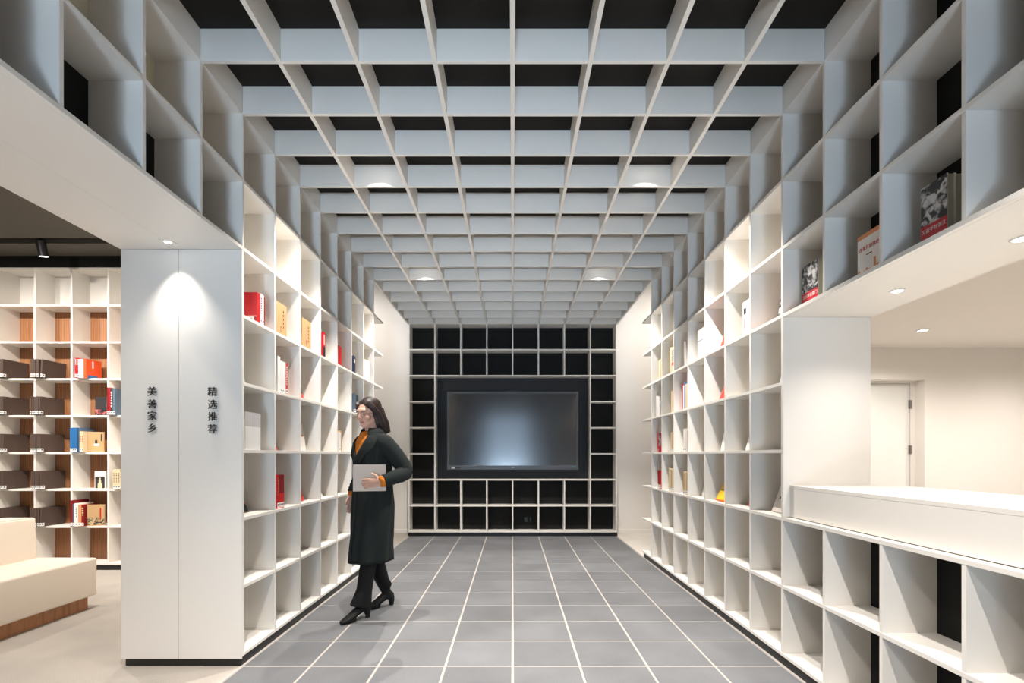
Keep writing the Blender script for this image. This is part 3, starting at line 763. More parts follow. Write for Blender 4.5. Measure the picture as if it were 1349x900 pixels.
face_out(1, 2, 2, 3.54, 0.115, 'small red booklet leaning back', 0.01, 0.08, 0.18, CORAL, 22)
face_out(1, 3, 2, 3.94, 0.045, 'yellow book leaning far back', 0.016, 0.2, 0.18, YEL, 27, face=0, bands=[(0.0, 0.05, 0, 1, ORED), (0.45, 0.48, 0.1, 0.9, INK)])
face_out(1, 4, 2, 4.34, 0.085, 'small white booklet leaning back', 0.01, 0.09, 0.18, WHT, 14)
spines(1, 5, 2, 4.555, [('cream spine, %s of four' % n, 0.034, 0.212 + dz, 0.15, m, dict(sticker=0.03)) for n, dz, m in (('nearest', 0, CREAM), ('second', 0.0, TAN), ('third', 0.004, CREAM), ('farthest', 0.0, TAN))], 0.014, 'cream books with labels')
spines(1, 6, 2, 4.96, [('cream spine, %s of five' % n, 0.034, 0.222 + dz, 0.15, m, dict(sticker=0.03)) for n, dz, m in (('nearest', 0, CREAM), ('second', 0.003, CREAM), ('third', 0.0, TAN), ('fourth', 0.004, CREAM), ('farthest', 0.012, YEL if 0 else CREAM))], 0.014, 'cream books with labels')
spines(1, 7, 2, 5.40, [('red book with white label', 0.06, 0.2, 0.15, RED, dict(sticker=0.04)), ('darker red book', 0.05, 0.2, 0.15, DRED, dict(sticker=0.04))], 0.012, 'red books at the far end')

# ---- three picture books in the overhead shelving above the counter
def titled(title, yn, yf, x, h, t, lab, photo, band=True, copies=1, orange=False):
    z = ZR(5) + BT / 2 + 0.0004
    wd = yf - yn
    for c in range(copies):
        m = WHT
        lb = lab if c == 0 else '%s copy stacked behind the large red banded picture book above the counter' % ('second' if c == 1 else 'third')
        b = book(lb, t, h, wd, m, (x + c * (t + 0.001), yn, z), 0.0, 0.0, flip=True, page=GRN, group='picture books above the counter')
        if c: continue
        if band:
            bm = bmesh.new(); bm_box(bm, -0.0006, 0, 0.0, wd, h * 0.38, h); bm_obj('cover_photo', bm, photo_mat(photo), b)
            bm = bmesh.new(); bm_box(bm, -0.0008, 0, 0.0, wd, 0, h * 0.38); bm_obj('title_band', bm, RED, b)
            M = Matrix.Translation((-0.0012, wd / 2, h * 0.285)) @ Matrix(((0, 0, -1, 0), (-1, 0, 0, 0), (0, 1, 0, 0), (0, 0, 0, 1)))
            lettering('title', title, wd * 0.155, 0.0008, INKW, b, M)
        else:
            bm = bmesh.new(); bm_box(bm, -0.0005, 0, 0, wd, h * 0.9, h); bm_box(bm, -0.0005, 0, 0, wd, 0, h * 0.1)
            for i in range(9):
                bm_box(bm, -0.0005, 0, wd * (i / 9), wd * ((i + 0.8) / 9), h * 0.1, h * (0.12 + 0.1 * abs(math.sin(i * 2.2)) + (0.16 if i == 2 else 0)))
            bm_obj('cover_skyline', bm, SALM, b)
            M = Matrix.Translation((-0.001, wd / 2, h * 0.66)) @ Matrix(((0, 0, -1, 0), (-1, 0, 0, 0), (0, 1, 0, 0), (0, 0, 0, 1)))
            lettering('title', title, wd * 0.14, 0.0008, RED, b, M)
            bm = bmesh.new(); bm_box(bm, -0.0008, 0, wd * 0.38, wd * 0.62, h * 0.5, h * 0.52); bm_obj('author_line', bm, INK, b)
titled('习近平在厦门', 2.75, 2.90, 1.692, 0.256, 0.035, 'book with black and white group photo over red band, nearest the end panel', 1.0)
titled('改革开放简史', 2.245, 2.40, 1.668, 0.212, 0.02, 'white book with orange skyline and red title in the overhead shelving', 2.0, False)
titled('习近平在浙江', 1.93, 2.055, 1.691, 0.262, 0.03, 'large picture book with red band at the black back above the counter', 7.3, True, 3)

# ---- reading room
def room_row(cx, r, x, yf, items, where_, group):
    z = ZR(r) + BT / 2 + 0.0004
    for it in items:
        desc, t, h, d, m = it[:5]; kw = dict(it[5]) if len(it) > 5 else {}
        dy = kw.pop('dy', 0); dx = kw.pop('gap', 0.001)
        book(desc + where_, t, h, d, m, (x, yf + dy, z), kw.pop('rz', 0.0), group=group, **kw)
        x += t + dx
SH = {5: 'topmost', 4: 'second', 3: 'third', 2: 'fourth', 1: 'lowest'}
for c, xs, colname in ((0, -5.192, 'beside the mixed books'), (1, -5.592, 'above the sofa back')):
    for r in (5, 4, 3, 2, 1):
        n = 6
        x = xs + (0.012 if r == 2 and c == 0 else 0)
        for i in range(n):
            last = i == n - 1
            gap = 0.014 if (r in (5, 1) and i == n - 2 and c == 0) else 0.0026
            t = 0.0165
            lean = (0.05 if last and r in (5, 1) and c == 0 else 0.0)
            b = book('%s dark brown binder counting toward the pillar, %s binder shelf %s' % (ORD[i + 1], SH[r], colname), t, 0.198 + random.uniform(-0.003, 0.002), 0.285, BIND,
                 (x, 5.34 + random.uniform(-0.004, 0.004), ZR(r) + BT / 2 + 0.0004 + t * math.sin(lean)), 0.0, lean, sticker=0.034, group='dark brown binders', name='binder', cat='binder')
            if last:
                bm = bmesh.new(); bm_box(bm, t, t + 0.0007, 0.0, 0.035, 0.006, 0.04)
                w = bm_obj('wrap_label', bm, STICK, b)
                bm = bmesh.new(); bm_box(bm, t + 0.0007, t + 0.001, 0.008, 0.024, 0.018, 0.032)
                bm_obj('code_print', bm, INK, w)
            x += t + gap
MC = ' in the mixed column'
room_row(0, 5, -4.725, 5.36, [
    ('dark red spine with white print, %s from outer side,' % n, 0.017, 0.215, 0.2, RED, dict(face='spine', bands=TXT(4, 0.3, 0.7, 0.65, 0.95, INKW), sticker=0.034)) for n in ('first', 'second')] + [
    ('white and orange spine, %s of four,' % n, 0.013, 0.2, 0.2, m, dict(sticker=0.034)) for n, m in (('first', WHT), ('second', PALE), ('third', WHT), ('fourth', PALE))] + [
    ('bright orange red softcover with blue foot', 0.03, 0.205, 0.2, ORED, dict(face=1, bands=[(0.0, 0.16, 0.1, 0.75, BLUE), (0.55, 0.92, 0.38, 0.46, INKW)]))], MC, 'red and white books')
z4 = ZR(4) + BT / 2 + 0.0005
book('black softcover with red spots leaning on the oak back', 0.012, 0.215, 0.125, DARK, (-4.665, 5.562, z4), -PI / 2, 0.0, face=1, bands=[(0.0, 0.35, 0, 1, photo_mat(4.2, (1, 0.25, 0.25)))])
room_row(0, 3, -4.79, 5.37, [('blue spine, %s of three, beside grey album' % n, 0.024, 0.265, 0.19, BLUE, dict(sticker=0.034)) for n in ('first', 'second', 'third')] + [
    ('grey blue album behind the tan book', 0.03, 0.255, 0.2, SLATE, dict(dy=0.02)), ('tan spine with red print, first of two', 0.02, 0.225, 0.19, CREAM, dict(sticker=0.034, face='spine', bands=TXT(4, 0.3, 0.7, 0.5, 0.8, RED))), ('tan spine with red print, second of two', 0.02, 0.225, 0.19, CREAM, dict(sticker=0.034, face='spine', bands=TXT(4, 0.3, 0.7, 0.5, 0.8, RED)))], MC, 'blue and tan books')
book('tan softcover with brush calligraphy beside the blue spines', 0.014, 0.222, 0.15, TAN, (-4.645, 5.43, ZR(3) + BT / 2 + 0.0004), -1.22, face=1, bands=[(0.55, 0.9, 0.8, 0.88, INK), (0.35, 0.6, 0.45, 0.6, INK), (0.3, 0.42, 0.4, 0.7, INKW)])
book('white topped black booklet with pale statue on the cover', 0.01, 0.19, 0.125, WHT, (-4.66, 5.545, ZR(2) + BT / 2 + 0.0005), -PI / 2, 0.0, face=1, bands=[(0.0, 0.7, 0.05, 0.9, DARK), (0.0, 0.28, 0.28, 0.68, CREAM), (0.26, 0.46, 0.36, 0.58, CREAM), (0.46, 0.62, 0.42, 0.54, CREAM)])
room_row(0, 1, -4.785, 5.37, [('tall red volume with white label', 0.024, 0.282, 0.21, DRED, dict(sticker=0.034)), ('grey spine next to tall red volume', 0.018, 0.245, 0.2, SLATE, dict(sticker=0.034)), ('thick white volume with dark print', 0.04, 0.25, 0.2, WHT, dict(sticker=0.034, face='spine', bands=TXT(6, 0.4, 0.6, 0.4, 0.85))),
    ('salmon spine before red one', 0.035, 0.235, 0.19, SALM, dict(sticker=0.034)), ('red print spine before landscape cover', 0.026, 0.235, 0.19, DRED, dict(sticker=0.034, face='spine', bands=TXT(4, 0.2, 0.8, 0.5, 0.9, CREAM)))], MC, 'mixed books in the lowest row')
book('gold landscape softcover with red title', 0.014, 0.232, 0.16, TAN, (-4.628, 5.41, ZR(1) + BT / 2 + 0.0004), -1.3, face=1, bands=[(0.05, 0.4, 0.0, 1.0, photo_mat(6.1, (1, 0.75, 0.4))), (0.3, 0.85, 0.72, 0.8, RED)])
PC = ' beside the pillar edge'
room_row(0, 4, -4.388, 5.37, [('dark red spine', 0.02, 0.3, 0.2, DRED, dict(sticker=0.034)), ('red spine with black print', 0.014, 0.295, 0.2, RED, dict(sticker=0.034)), ('black spine with white print', 0.024, 0.292, 0.2, DARK, dict(sticker=0.034, face='spine', bands=TXT(6, 0.3, 0.7, 0.3, 0.9, INKW))), ('slate blue hardback', 0.03, 0.29, 0.215, SLATE, dict(sticker=0.034))], PC, 'books beside the pillar edge')
room_row(0, 2, -4.325, 5.37, [('cream spine with black print, %s of three' % n, 0.026, 0.215, 0.19, CREAM, dict(sticker=0.034, face='spine', bands=TXT(6, 0.35, 0.65, 0.35, 0.85))) for n in ('first', 'second', 'third')], PC, 'cream books beside the pillar edge')
# ------------------------------------------------------------------ walking woman
def bake(name, bm, mats, parent, voxel, smooth_it=4, smooth_f=0.5):
    """weld overlapping volumes into one continuous surface"""
    me = bpy.data.meshes.new(name); bmesh.ops.recalc_face_normals(bm, faces=bm.faces[:]); bm.to_mesh(me); bm.free()
    o = bpy.data.objects.new(name, me); COL.objects.link(o)
    r = o.modifiers.new('weld', 'REMESH'); r.mode = 'VOXEL'; r.voxel_size = voxel
    s = o.modifiers.new('soft', 'SMOOTH'); s.iterations = smooth_it; s.factor = smooth_f
    bpy.context.view_layer.update()
    m2 = bpy.data.meshes.new_from_object(o.evaluated_get(bpy.context.evaluated_depsgraph_get()))
    o.modifiers.clear(); o.data = m2; bpy.data.meshes.remove(me)
    m2.name = name; m2.materials.clear()
    for m in (mats if isinstance(mats, (list, tuple)) else [mats]): m2.materials.append(m)
    for p in m2.polygons: p.use_smooth = True
    if parent: o.parent = parent
    return o
def skin_mat():
    m, nt, p = nodes('skin')
    p.inputs['Base Color'].default_value = srgb(214, 168, 146)
    p.inputs['Roughness'].default_value = 0.5
    p.inputs['Subsurface Weight'].default_value = 0.08
    p.inputs['Subsurface Radius'].default_value = (0.02, 0.008, 0.005)
    return m
SKIN = skin_mat()
COAT = paint(36, 41, 40, 0.9, 0.2, 0.3, 350, 0.12)
TROU = paint(24, 24, 26, 0.85, 0.2, 0.2, 300)
BOOT = paint(18, 18, 19, 0.7, 0.3)
SWEAT = paint(206, 120, 40, 0.85, 0.2, 0.3, 400, 0.08)
HAIR = paint(46, 34, 31, 0.5, 0.4, 0.5, 120, 0.25)
HC = Vector((0.0, -0.035, 1.575))                     # head centre in the figure's frame (faces -y, her left is +x)
HM = Matrix.Rotation(math.radians(17), 3, 'Z') @ Matrix.Rotation(math.radians(10), 3, 'X')
def hp(x, y, z): return HC + HM @ Vector((x, y, z))

bm = bmesh.new()
# head
bm_ball(bm, hp(0, 0.012, 0.03), (0.072, 0.09, 0.082), HM, 20, 14)
bm_ball(bm, hp(0, -0.022, -0.02), (0.06, 0.066, 0.082), HM, 20, 14)
bm_ball(bm, hp(0, -0.052, -0.082), (0.032, 0.03, 0.026), HM)
bm_ball(bm, hp(0, -0.07, 0.03), (0.05, 0.022, 0.022), HM)                  # brow
for s in (-1, 1):
    bm_ball(bm, hp(s * 0.04, -0.058, -0.024), (0.026, 0.024, 0.024), HM)     # cheek
    bm_ball(bm, hp(s * 0.07, 0.012, -0.005), (0.009, 0.02, 0.03), HM)        # ear
    bm_tube(bm, [hp(s * 0.05, 0.0, -0.04), hp(s * 0.02, -0.06, -0.088)], [0.022, 0.02], 10)
bm_tube(bm, [hp(0, -0.082, 0.02), hp(0, -0.1, -0.012), hp(0, -0.104, -0.024)], [0.008, 0.011, 0.0125], 10)   # nose
for s in (-1, 1): bm_ball(bm, hp(s * 0.011, -0.092, -0.027), (0.009, 0.01, 0.008), HM)
bm_tube(bm, [hp(-0.022, -0.078, -0.054), hp(0, -0.089, -0.05), hp(0.022, -0.078, -0.054)], [0.004, 0.0075, 0.004], 8)
bm_tube(bm, [hp(-0.02, -0.077, -0.06), hp(0, -0.087, -0.063), hp(0.02, -0.077, -0.06)], [0.004, 0.0075, 0.004], 8)
# neck, trunk
bm_tube(bm, [(0, 0.0, 1.36), (0, -0.005, 1.45), hp(0, 0.015, -0.04)], [0.06, 0.052, 0.055], 16)
bm_tube(bm, [(0, 0, 0.84), (0, 0, 0.95), (0, 0, 1.08), (0, 0, 1.25), (0, 0.0, 1.35), (0, 0.0, 1.4)], [(0.1, 0.14), (0.11, 0.15), (0.09, 0.125), (0.1, 0.15), (0.08, 0.15), (0.05, 0.08)], 24, True, (0, 1, 0))
# arms
ARM_L = [(0.165, 0.01, 1.345), (0.22, 0.085, 1.23), (0.255, 0.13, 1.125), (0.287, 0.012, 1.085), (0.272, -0.082, 1.055)]
ARM_R = [(-0.165, 0.01, 1.345), (-0.215, 0.03, 1.22), (-0.24, 0.035, 1.1), (-0.235, -0.01, 1.01), (-0.226, -0.05, 0.93)]
bm_tube(bm, ARM_L, [0.05, 0.044, 0.037, 0.034, 0.026], 14, True, (1, 0, 0))
bm_tube(bm, ARM_R, [0.05, 0.044, 0.037, 0.034, 0.026], 14, True, (1, 0, 0))
# legs
LEG_L = [(0.078, 0.0, 0.88), (0.058, -0.055, 0.5), (0.045, -0.115, 0.1)]
LEG_R = [(-0.078, 0.0, 0.88), (-0.09, 0.055, 0.49), (-0.118, 0.195, 0.1)]
for L in (LEG_L, LEG_R):
    bm_tube(bm, L, [0.075, 0.05, 0.032], 16, True, (0, 1, 0))
# left hand pressed on the book: fingers point across the cover, thumb up
u = Vector((-0.70, -0.70, -0.12)).normalized()          # wrist -> fingertips
inn = Vector((-0.70, 0.70, 0.0))                        # towards the book
up = Vector((0, 0, 1))
w0 = Vector((0.272, -0.082, 1.055))
pc = w0 + u * 0.075
bm_tube(bm, [w0, w0 + u * 0.03, w0 + u * 0.06, w0 + u * 0.088], [(0.017, 0.024), (0.014, 0.034), (0.013, 0.04), (0.011, 0.038)], 14, True, tuple(inn))
for dz, ln, b_ in ((0.031, 0.07, 0.2), (0.0105, 0.078, 0.24), (-0.0105, 0.072, 0.3), (-0.03, 0.056, 0.38)):
    a0 = w0 + u * 0.08 + up * dz * 0.95
    d1 = (u + inn * 0.02 + up * dz * 2).normalized(); d2 = (u + inn * b_).normalized(); d3 = (u * 0.7 + inn * (b_ + 0.25)).normalized()
    p1 = a0 + d1 * ln * 0.45; p2 = p1 + d2 * ln * 0.32; p3 = p2 + d3 * ln * 0.23
    bm_tube(bm, [a0, p1, p2, p3], [0.0092, 0.0086, 0.0078, 0.006], 10)
t0 = w0 + u * 0.022 + up * 0.022
bm_tube(bm, [t0, t0 + (u * 0.5 + up * 0.8).normalized() * 0.035, t0 + (u * 0.5 + up * 0.8).normalized() * 0.035 + (u * 0.85 + up * 0.5).normalized() * 0.035], [0.013, 0.0105, 0.0075], 10)
# right hand hanging, fingers slightly curled
w1 = Vector(ARM_R[-1]); u = Vector((0.03, -0.18, -1)).normalized(); side = Vector((0, -1, 0.18)).normalized(); inn2 = Vector((1, 0, 0))
bm_tube(bm, [w1, w1 + u * 0.03, w1 + u * 0.06, w1 + u * 0.088], [(0.017, 0.024), (0.014, 0.033), (0.013, 0.039), (0.011, 0.036)], 14, True, (1, 0, 0))
for ds, ln, b_ in ((0.03, 0.07, 0.25), (0.0105, 0.078, 0.32), (-0.0105, 0.072, 0.4), (-0.03, 0.056, 0.5)):
    a0 = w1 + u * 0.08 + side * ds * 0.95
    d1 = (u + side * ds * 2).normalized(); d2 = (u + inn2 * b_).normalized(); d3 = (u + inn2 * b_ * 2).normalized()
    p1 = a0 + d1 * ln * 0.45; p2 = p1 + d2 * ln * 0.32
    bm_tube(bm, [a0, p1, p2, p2 + d3 * ln * 0.23], [0.0092, 0.0086, 0.0078, 0.006], 10)
t0 = w1 + u * 0.022 + side * 0.022
bm_tube(bm, [t0, t0 + (u * 0.8 + side * 0.6).normalized() * 0.04, t0 + (u * 0.8 + side * 0.6).normalized() * 0.04 + (u + side * 0.1).normalized() * 0.032], [0.013, 0.0105, 0.0075], 10)
WOMAN = bake('person', bm, SKIN, None, 0.0045, 5, 0.5)
WOMAN.location = (-1.10, 3.90, 0.0); WOMAN.rotation_euler = (0, 0, math.radians(-45))
tag(WOMAN, 'woman in long black coat and heeled boots walking with a book held at her waist', 'person')

# ---- coat: one lofted body with soft folds
RINGS = [(0.425, 0.0, -0.012, 0.142, 0.165), (0.55, 0.0, -0.01, 0.15, 0.16), (0.7, 0.0, -0.005, 0.162, 0.153), (0.86, 0.0, 0.0, 0.178, 0.148), (0.98, 0.0, 0.0, 0.176, 0.14),
         (1.1, 0.0, 0.0, 0.165, 0.13), (1.2, 0.0, 0.0, 0.172, 0.13), (1.29, 0.0, 0.0, 0.186, 0.125), (1.345, 0.0, 0.0, 0.19, 0.112), (1.385, 0.0, 0.0, 0.165, 0.092), (1.415, 0.0, 0.0, 0.115, 0.078), (1.44, 0.0, 0.0, 0.077, 0.07)]
def ring_at(z):
    for a, b in zip(RINGS, RINGS[1:]):
        if a[0] <= z <= b[0]:
            t = (z - a[0]) / (b[0] - a[0]); t = t * t * (3 - 2 * t) * 0.5 + t * 0.5
            return [a[i] + (b[i] - a[i]) * t for i in range(5)]
    return list(RINGS[-1] if z > 1 else RINGS[0])
def surf(th, z, off=0.0):
    """point on the coat; th measured from her front (-y) towards her left (+x)"""
    _, cx, cy, a, b = ring_at(z)
    fold = 0.010 * max(0, min(1, (1.0 - z) / 0.5)) * math.sin(7 * th + 3 * z + 0.6) + 0.004 * math.sin(11 * th - 9 * z) * (1 if z < 1.3 else 0.3)
    sx, sy = math.sin(th), -math.cos(th)
    e = 0.88
    px = math.copysign(abs(sx) ** e, sx); py = math.copysign(abs(sy) ** e, sy)
    return Vector((cx + (a + off + fold) * px, cy + (b + off + fold) * py, z))
bm = bmesh.new(); N = 64; zs_ = [0.425 + (1.44 - 0.425) * i / 44 for i in range(45)]
rows = [[bm.verts.new(surf(2 * PI * k / N + PI, z)) for k in range(N)] for z in zs_]
for a, b in zip(rows, rows[1:]):
    for k in range(N): bm.faces.new((a[k], a[(k + 1) % N], b[(k + 1) % N], b[k]))
inner = [bm.verts.new(surf(2 * PI * k / N + PI, 0.43, -0.012)) for k in range(N)]
inner2 = [bm.verts.new(surf(2 * PI * k / N + PI, 0.62, -0.012)) for k in range(N)]
for k in range(N):
    bm.faces.new((rows[0][(k + 1) % N], rows[0][k], inner[k], inner[(k + 1) % N]))
    bm.faces.new((inner[(k + 1) % N], inner[k], inner2[k], inner2[(k + 1) % N]))
bm.faces.new(inner2)
bm_obj('coat', bm, COAT, WOMAN, True)
def patch(name, edge, zs, off, mat, thick=0.004, n=8):
    """cloth panel lying on the coat; edge(z) -> (theta0, theta1)"""
    bm = bmesh.new()
    def sheet(o_):
        return [[bm.verts.new(surf(edge(z)[0] + (edge(z)[1] - edge(z)[0]) * i / n, z, o_)) for i in range(n + 1)] for z in zs]
    A = sheet(off); B = sheet(off - thick)
    for S in (A, B):
        for a, b in zip(S, S[1:]):
            for i in range(n): bm.faces.new((a[i], a[i + 1], b[i + 1], b[i]))
    for i in range(n):
        bm.faces.new((A[0][i], A[0][i + 1], B[0][i + 1], B[0][i])); bm.faces.new((A[-1][i], A[-1][i + 1], B[-1][i + 1], B[-1][i]))
    for j in range(len(zs) - 1):
        bm.faces.new((A[j][0], A[j + 1][0], B[j + 1][0], B[j][0])); bm.faces.new((A[j][n], A[j + 1][n], B[j + 1][n], B[j][n]))
    return bm_obj(name, bm, mat, WOMAN, True)
def lin(a, b, n): return [a + (b - a) * i / n for i in range(n + 1)]
def vee(z): return max(0.0, min(0.5, 0.5 * (z - 1.24) / 0.175))
patch('sweater', lambda z: (-vee(z) - 0.02, vee(z) + 0.02), lin(1.24, 1.435, 12), 0.004, SWEAT, 0.006)
def lap(z): return 0.16 + 0.62 * max(0.0, min(1.0, (z - 1.17) / 0.13)) if z < 1.3 else 0.78 - 0.1 * (z - 1.3) / 0.1
for s in (-1, 1):
    patch('lapel', lambda z, s=s: (s * (vee(z) + 0.0), s * (vee(z) + lap(z))), lin(1.17, 1.40, 14), 0.013, COAT, 0.007)
patch('front_edge', lambda z: (-0.1, 0.06), lin(0.43, 1.2, 24), 0.008, COAT, 0.006, 3)
# collar standing round the neck
bm = bmesh.new()
cr = []
for r_, z in ((0.088, 1.385), (0.086, 1.425), (0.082, 1.455), (0.09, 1.46), (0.108, 1.42), (0.118, 1.385)):
    cr.append([bm.verts.new((r_ * math.sin(0.62 + (2 * PI - 1.24) * k / 32), -r_ * 0.92 * math.cos(0.62 + (2 * PI - 1.24) * k / 32) + 0.004, z)) for k in range(33)])
for a, b in zip(cr, cr[1:]):
    for k in range(32): bm.faces.new((a[k], a[k + 1], b[k + 1], b[k]))
bm_obj('collar', bm, COAT, WOMAN, True)
for arm, rr in ((ARM_L, (0.045, 0.066, 0.066, 0.061, 0.052, 0.045)), (ARM_R, (0.045, 0.066, 0.063, 0.058, 0.054, 0.049))):
    bm = bmesh.new()
    P_ = [Vector(p) for p in arm]
    P_.insert(0, Vector((P_[0].x * 0.55, 0, 1.372)))
    P_[-1] = P_[-1] + (P_[-2] - P_[-1]) * 0.18
    # resample for a rounded elbow
    pts, rad = [], []
    for i in range(len(P_) - 1):
        p0 = P_[max(i - 1, 0)]; p1 = P_[i]; p2 = P_[i + 1]; p3 = P_[min(i + 2, len(P_) - 1)]
        for q in range(6):
            t = q / 6
            pts.append(0.5 * ((2 * p1) + (p2 - p0) * t + (2 * p0 - 5 * p1 + 4 * p2 - p3) * t * t + (3 * p1 - p0 - 3 * p2 + p3) * t ** 3))
            rad.append(rr[i] + (rr[i + 1] - rr[i]) * t + 0.0025 * math.sin(3.1 * (i * 6 + q)))
    pts.append(P_[-1]); rad.append(rr[-1])
    bm_tube(bm, pts, rad, 20, True, (1, 0, 0) if arm is ARM_R else (1, 0, 0.05))
    bm_obj('sleeve', bm, COAT, WOMAN, True)
    c0 = P_[-1]; c1 = Vector(arm[-1]); dd = (c1 - c0).normalized()
    bm = bmesh.new(); bm_tube(bm, [c0 - dd * 0.01, c0 + dd * 0.012, c0 + dd * 0.028, c0 + dd * 0.03], [0.042, 0.043, 0.037, 0.03], 18)
    bm_obj('sweater_cuff', bm, SWEAT, WOMAN, True)
# trousers
bm = bmesh.new()
for L, flare in ((LEG_L, 0.078), (LEG_R, 0.052)):
    a, k, c = [Vector(p) for p in L]
    bm_tube(bm, [a, a.lerp(k, 0.5), k, k.lerp(c, 0.35), k.lerp(c, 0.7), c + Vector((0, -0.012 if flare > 0.06 else 0, 0.0 if flare > 0.06 else 0.06))], [0.085, 0.078, 0.064, 0.06, 0.06 if flare > 0.06 else 0.054, (flare * 1.15, flare * 0.72) if flare > 0.06 else 0.05], 20, True, (0, 1, 0))
bm_tube(bm, [(0, 0, 0.78), (0, 0, 0.95)], [(0.105, 0.14), (0.105, 0.14)], 20, True, (0, 1, 0))
bake('trousers', bm, TROU, WOMAN, 0.008, 4)
# boots
def boot(px, py, ang, sy):
    bm = bmesh.new()
    M = Matrix.Translation((px, py, 0)) @ Matrix.Rotation(ang, 4, 'Z')
    bm_tube(bm, [(0, 0.04, 0.095), (0, 0.0, 0.09), (0, -0.05, 0.066), (0, -0.1, 0.038), (0, -0.15, 0.023), (0, -0.185, 0.016)], [(0.03, 0.03), (0.036, 0.034), (0.031, 0.036), (0.026, 0.041), (0.019, 0.034), (0.012, 0.016)], 18, True, (0, 0, 1))
    bm_tube(bm, [(0, 0.02, 0.07), (0, 0.012 + sy * 0.04, 0.13), (0, 0.006 + sy * 0.14, 0.22), (0, sy * 0.24, 0.32)], [0.04, 0.04, 0.047, 0.055], 18, True, (0, 1, 0))
    bm_ball(bm, (0, 0.036, 0.085), (0.031, 0.034, 0.035))
    bm_tube(bm, [(0, 0.044, 0.07), (0, 0.05, 0.03), (0, 0.05, 0.001)], [0.03, 0.023, 0.022], 14)
    bm_tube(bm, [(0, -0.06, 0.02), (0, -0.11, 0.011), (0, -0.17, 0.009)], [(0.018, 0.026), (0.0095, 0.036), (0.007, 0.022)], 14, True, (0, 0, 1))
    bmesh.ops.transform(bm, matrix=M, verts=bm.verts[:])
    return bake('boot', bm, BOOT, WOMAN, 0.0055, 2)
boot(0.042, -0.112, math.radians(6), 0.12); boot(-0.118, 0.19, math.radians(-2), -0.36)
# hair
bm = bmesh.new()
bm_ball(bm, hp(0, 0.028, 0.047), (0.083, 0.096, 0.086), HM, 20, 14)
bm_ball(bm, hp(0, 0.05, 0.0), (0.082, 0.075, 0.1), HM, 20, 14)
for s in (-1, 1):
    bm_tube(bm, [hp(s * 0.045, -0.05, 0.088), hp(s * 0.076, -0.022, 0.045), hp(s * 0.083, 0.015, -0.01), hp(s * 0.086, 0.035, -0.08), hp(s * 0.09, 0.055, -0.15)], [0.022, 0.021, 0.025, 0.03, 0.02], 12)
    bm_tube(bm, [hp(s * 0.06, 0.06, 0.0), hp(s * 0.075, 0.085, -0.09), hp(s * 0.075, 0.11, -0.165)], [0.035, 0.036, 0.022], 12)
bm_tube(bm, [hp(0, 0.08, 0.03), hp(0, 0.1, -0.07), hp(0.01, 0.125, -0.165)], [(0.045, 0.08), (0.045, 0.085), (0.025, 0.075)], 14, True, tuple(HM @ Vector((0, 1, 0))))
for i in range(16):
    a = -2.4 + 4.8 * i / 15
    r0 = Vector((math.sin(a) * 0.088, 0.045 + math.cos(a) * 0.07, 0))
    wv = random.uniform(-0.012, 0.012)
    bm_tube(bm, [hp(r0.x * 0.75, r0.y * 0.7, 0.08), hp(r0.x, r0.y, 0.0), hp(r0.x * 1.03 + wv, r0.y + 0.012, -0.08), hp(r0.x * 1.02, r0.y + 0.022 + wv, -0.155 - random.uniform(0, 0.02))], [0.012, 0.0135, 0.013, 0.007], 8)
bake('hair', bm, HAIR, WOMAN, 0.0045, 2)
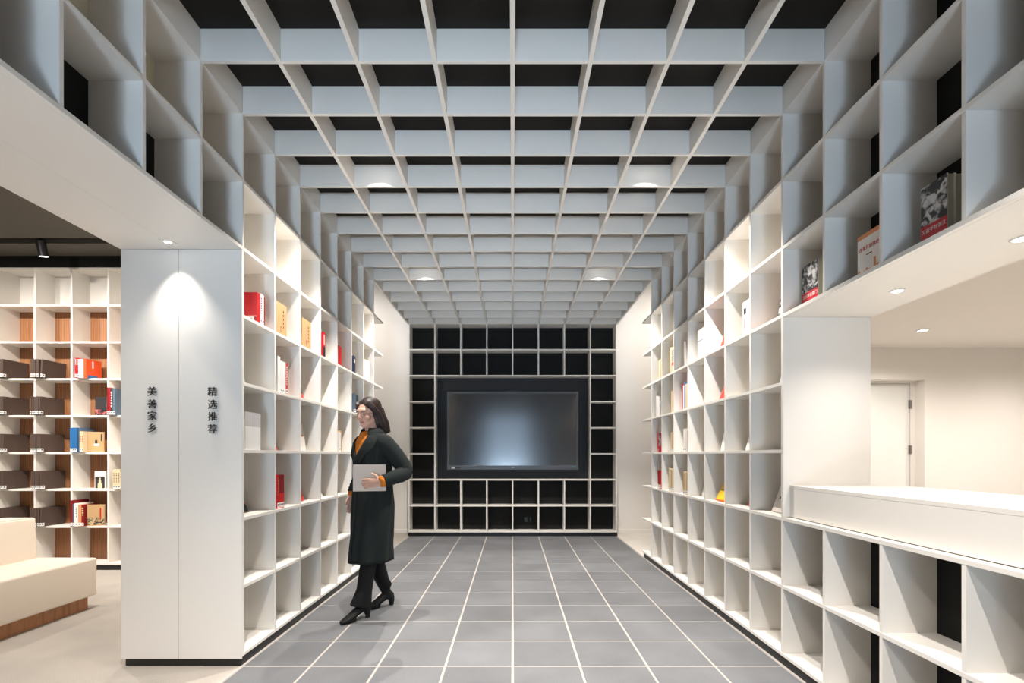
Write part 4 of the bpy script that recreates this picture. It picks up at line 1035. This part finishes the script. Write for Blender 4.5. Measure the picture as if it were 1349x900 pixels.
# eyes, brows, spectacles
EYEW = paint(235, 232, 228, 0.3); IRIS = paint(40, 28, 22, 0.2); LIPM = paint(186, 112, 104, 0.5)
for s in (-1, 1):
    bm = bmesh.new(); bm_ball(bm, hp(s * 0.03, -0.0815, 0.006), (0.0115, 0.0065, 0.0048), HM); e = bm_obj('eye', bm, EYEW, WOMAN, True)
    bm = bmesh.new(); bm_ball(bm, hp(s * 0.03, -0.0865, 0.004), (0.0052, 0.003, 0.0046), HM); bm_obj('iris', bm, IRIS, e, True)
    bm = bmesh.new(); bm_tube(bm, [hp(s * 0.015, -0.091, 0.026), hp(s * 0.03, -0.09, 0.03), hp(s * 0.047, -0.079, 0.024)], [0.0028, 0.0034, 0.002], 8); bm_obj('eyebrow', bm, HAIR, WOMAN, True)
bm = bmesh.new()
bm_tube(bm, [hp(-0.02, -0.0815, -0.0565), hp(-0.008, -0.0925, -0.0525), hp(0, -0.0945, -0.0545), hp(0.008, -0.0925, -0.0525), hp(0.02, -0.0815, -0.0565)], [0.002, 0.0045, 0.004, 0.0045, 0.002], 8)
bm_tube(bm, [hp(-0.018, -0.081, -0.059), hp(0, -0.093, -0.0635), hp(0.018, -0.081, -0.059)], [0.002, 0.005, 0.002], 8)
bm_obj('lips', bm, LIPM, WOMAN, True)
bm = bmesh.new()
for s in (-1, 1):
    ring = [hp(s * 0.033 + 0.024 * math.cos(a), -0.104 + 0.006 * abs(math.cos(a)), 0.003 + 0.019 * math.sin(a)) for a in [2 * PI * i / 20 for i in range(21)]]
    bm_tube(bm, ring, [0.0012] * 21, 6, False)
    bm_tube(bm, [hp(s * 0.057, -0.099, 0.006), hp(s * 0.073, -0.06, 0.007), hp(s * 0.078, 0.01, 0.006)], [0.0012, 0.0013, 0.0014], 6)
bm_tube(bm, [hp(-0.009, -0.104, 0.006), hp(0, -0.108, 0.008), hp(0.009, -0.104, 0.006)], [0.0012] * 3, 6)
bm_obj('spectacles', bm, paint(92, 78, 74, 0.3, 0.5, metal=0.6), WOMAN, True)

# book in her hand: a thing of its own
hb = empty('held_book', (-1.070, 3.7165, 0.982), 'grey beige book held against the coat by the walking woman', 'book')
hb.rotation_euler = (0, 0, math.radians(8))
gb = paint(196, 184, 172, 0.5)
bm = bmesh.new(); bm_box(bm, -0.119, 0.119, -0.010, -0.008, 0, 0.198, 0.0008); bm_box(bm, -0.119, 0.119, 0.006, 0.008, 0, 0.198, 0.0008); bm_box(bm, -0.119, -0.116, -0.0095, 0.0075, 0, 0.198, 0.0008)
bm_obj('cover', bm, gb, hb)
bm = bmesh.new(); bm_box(bm, -0.116, 0.116, -0.008, 0.006, 0.003, 0.195); bm_obj('page_block', bm, PAGE, hb)
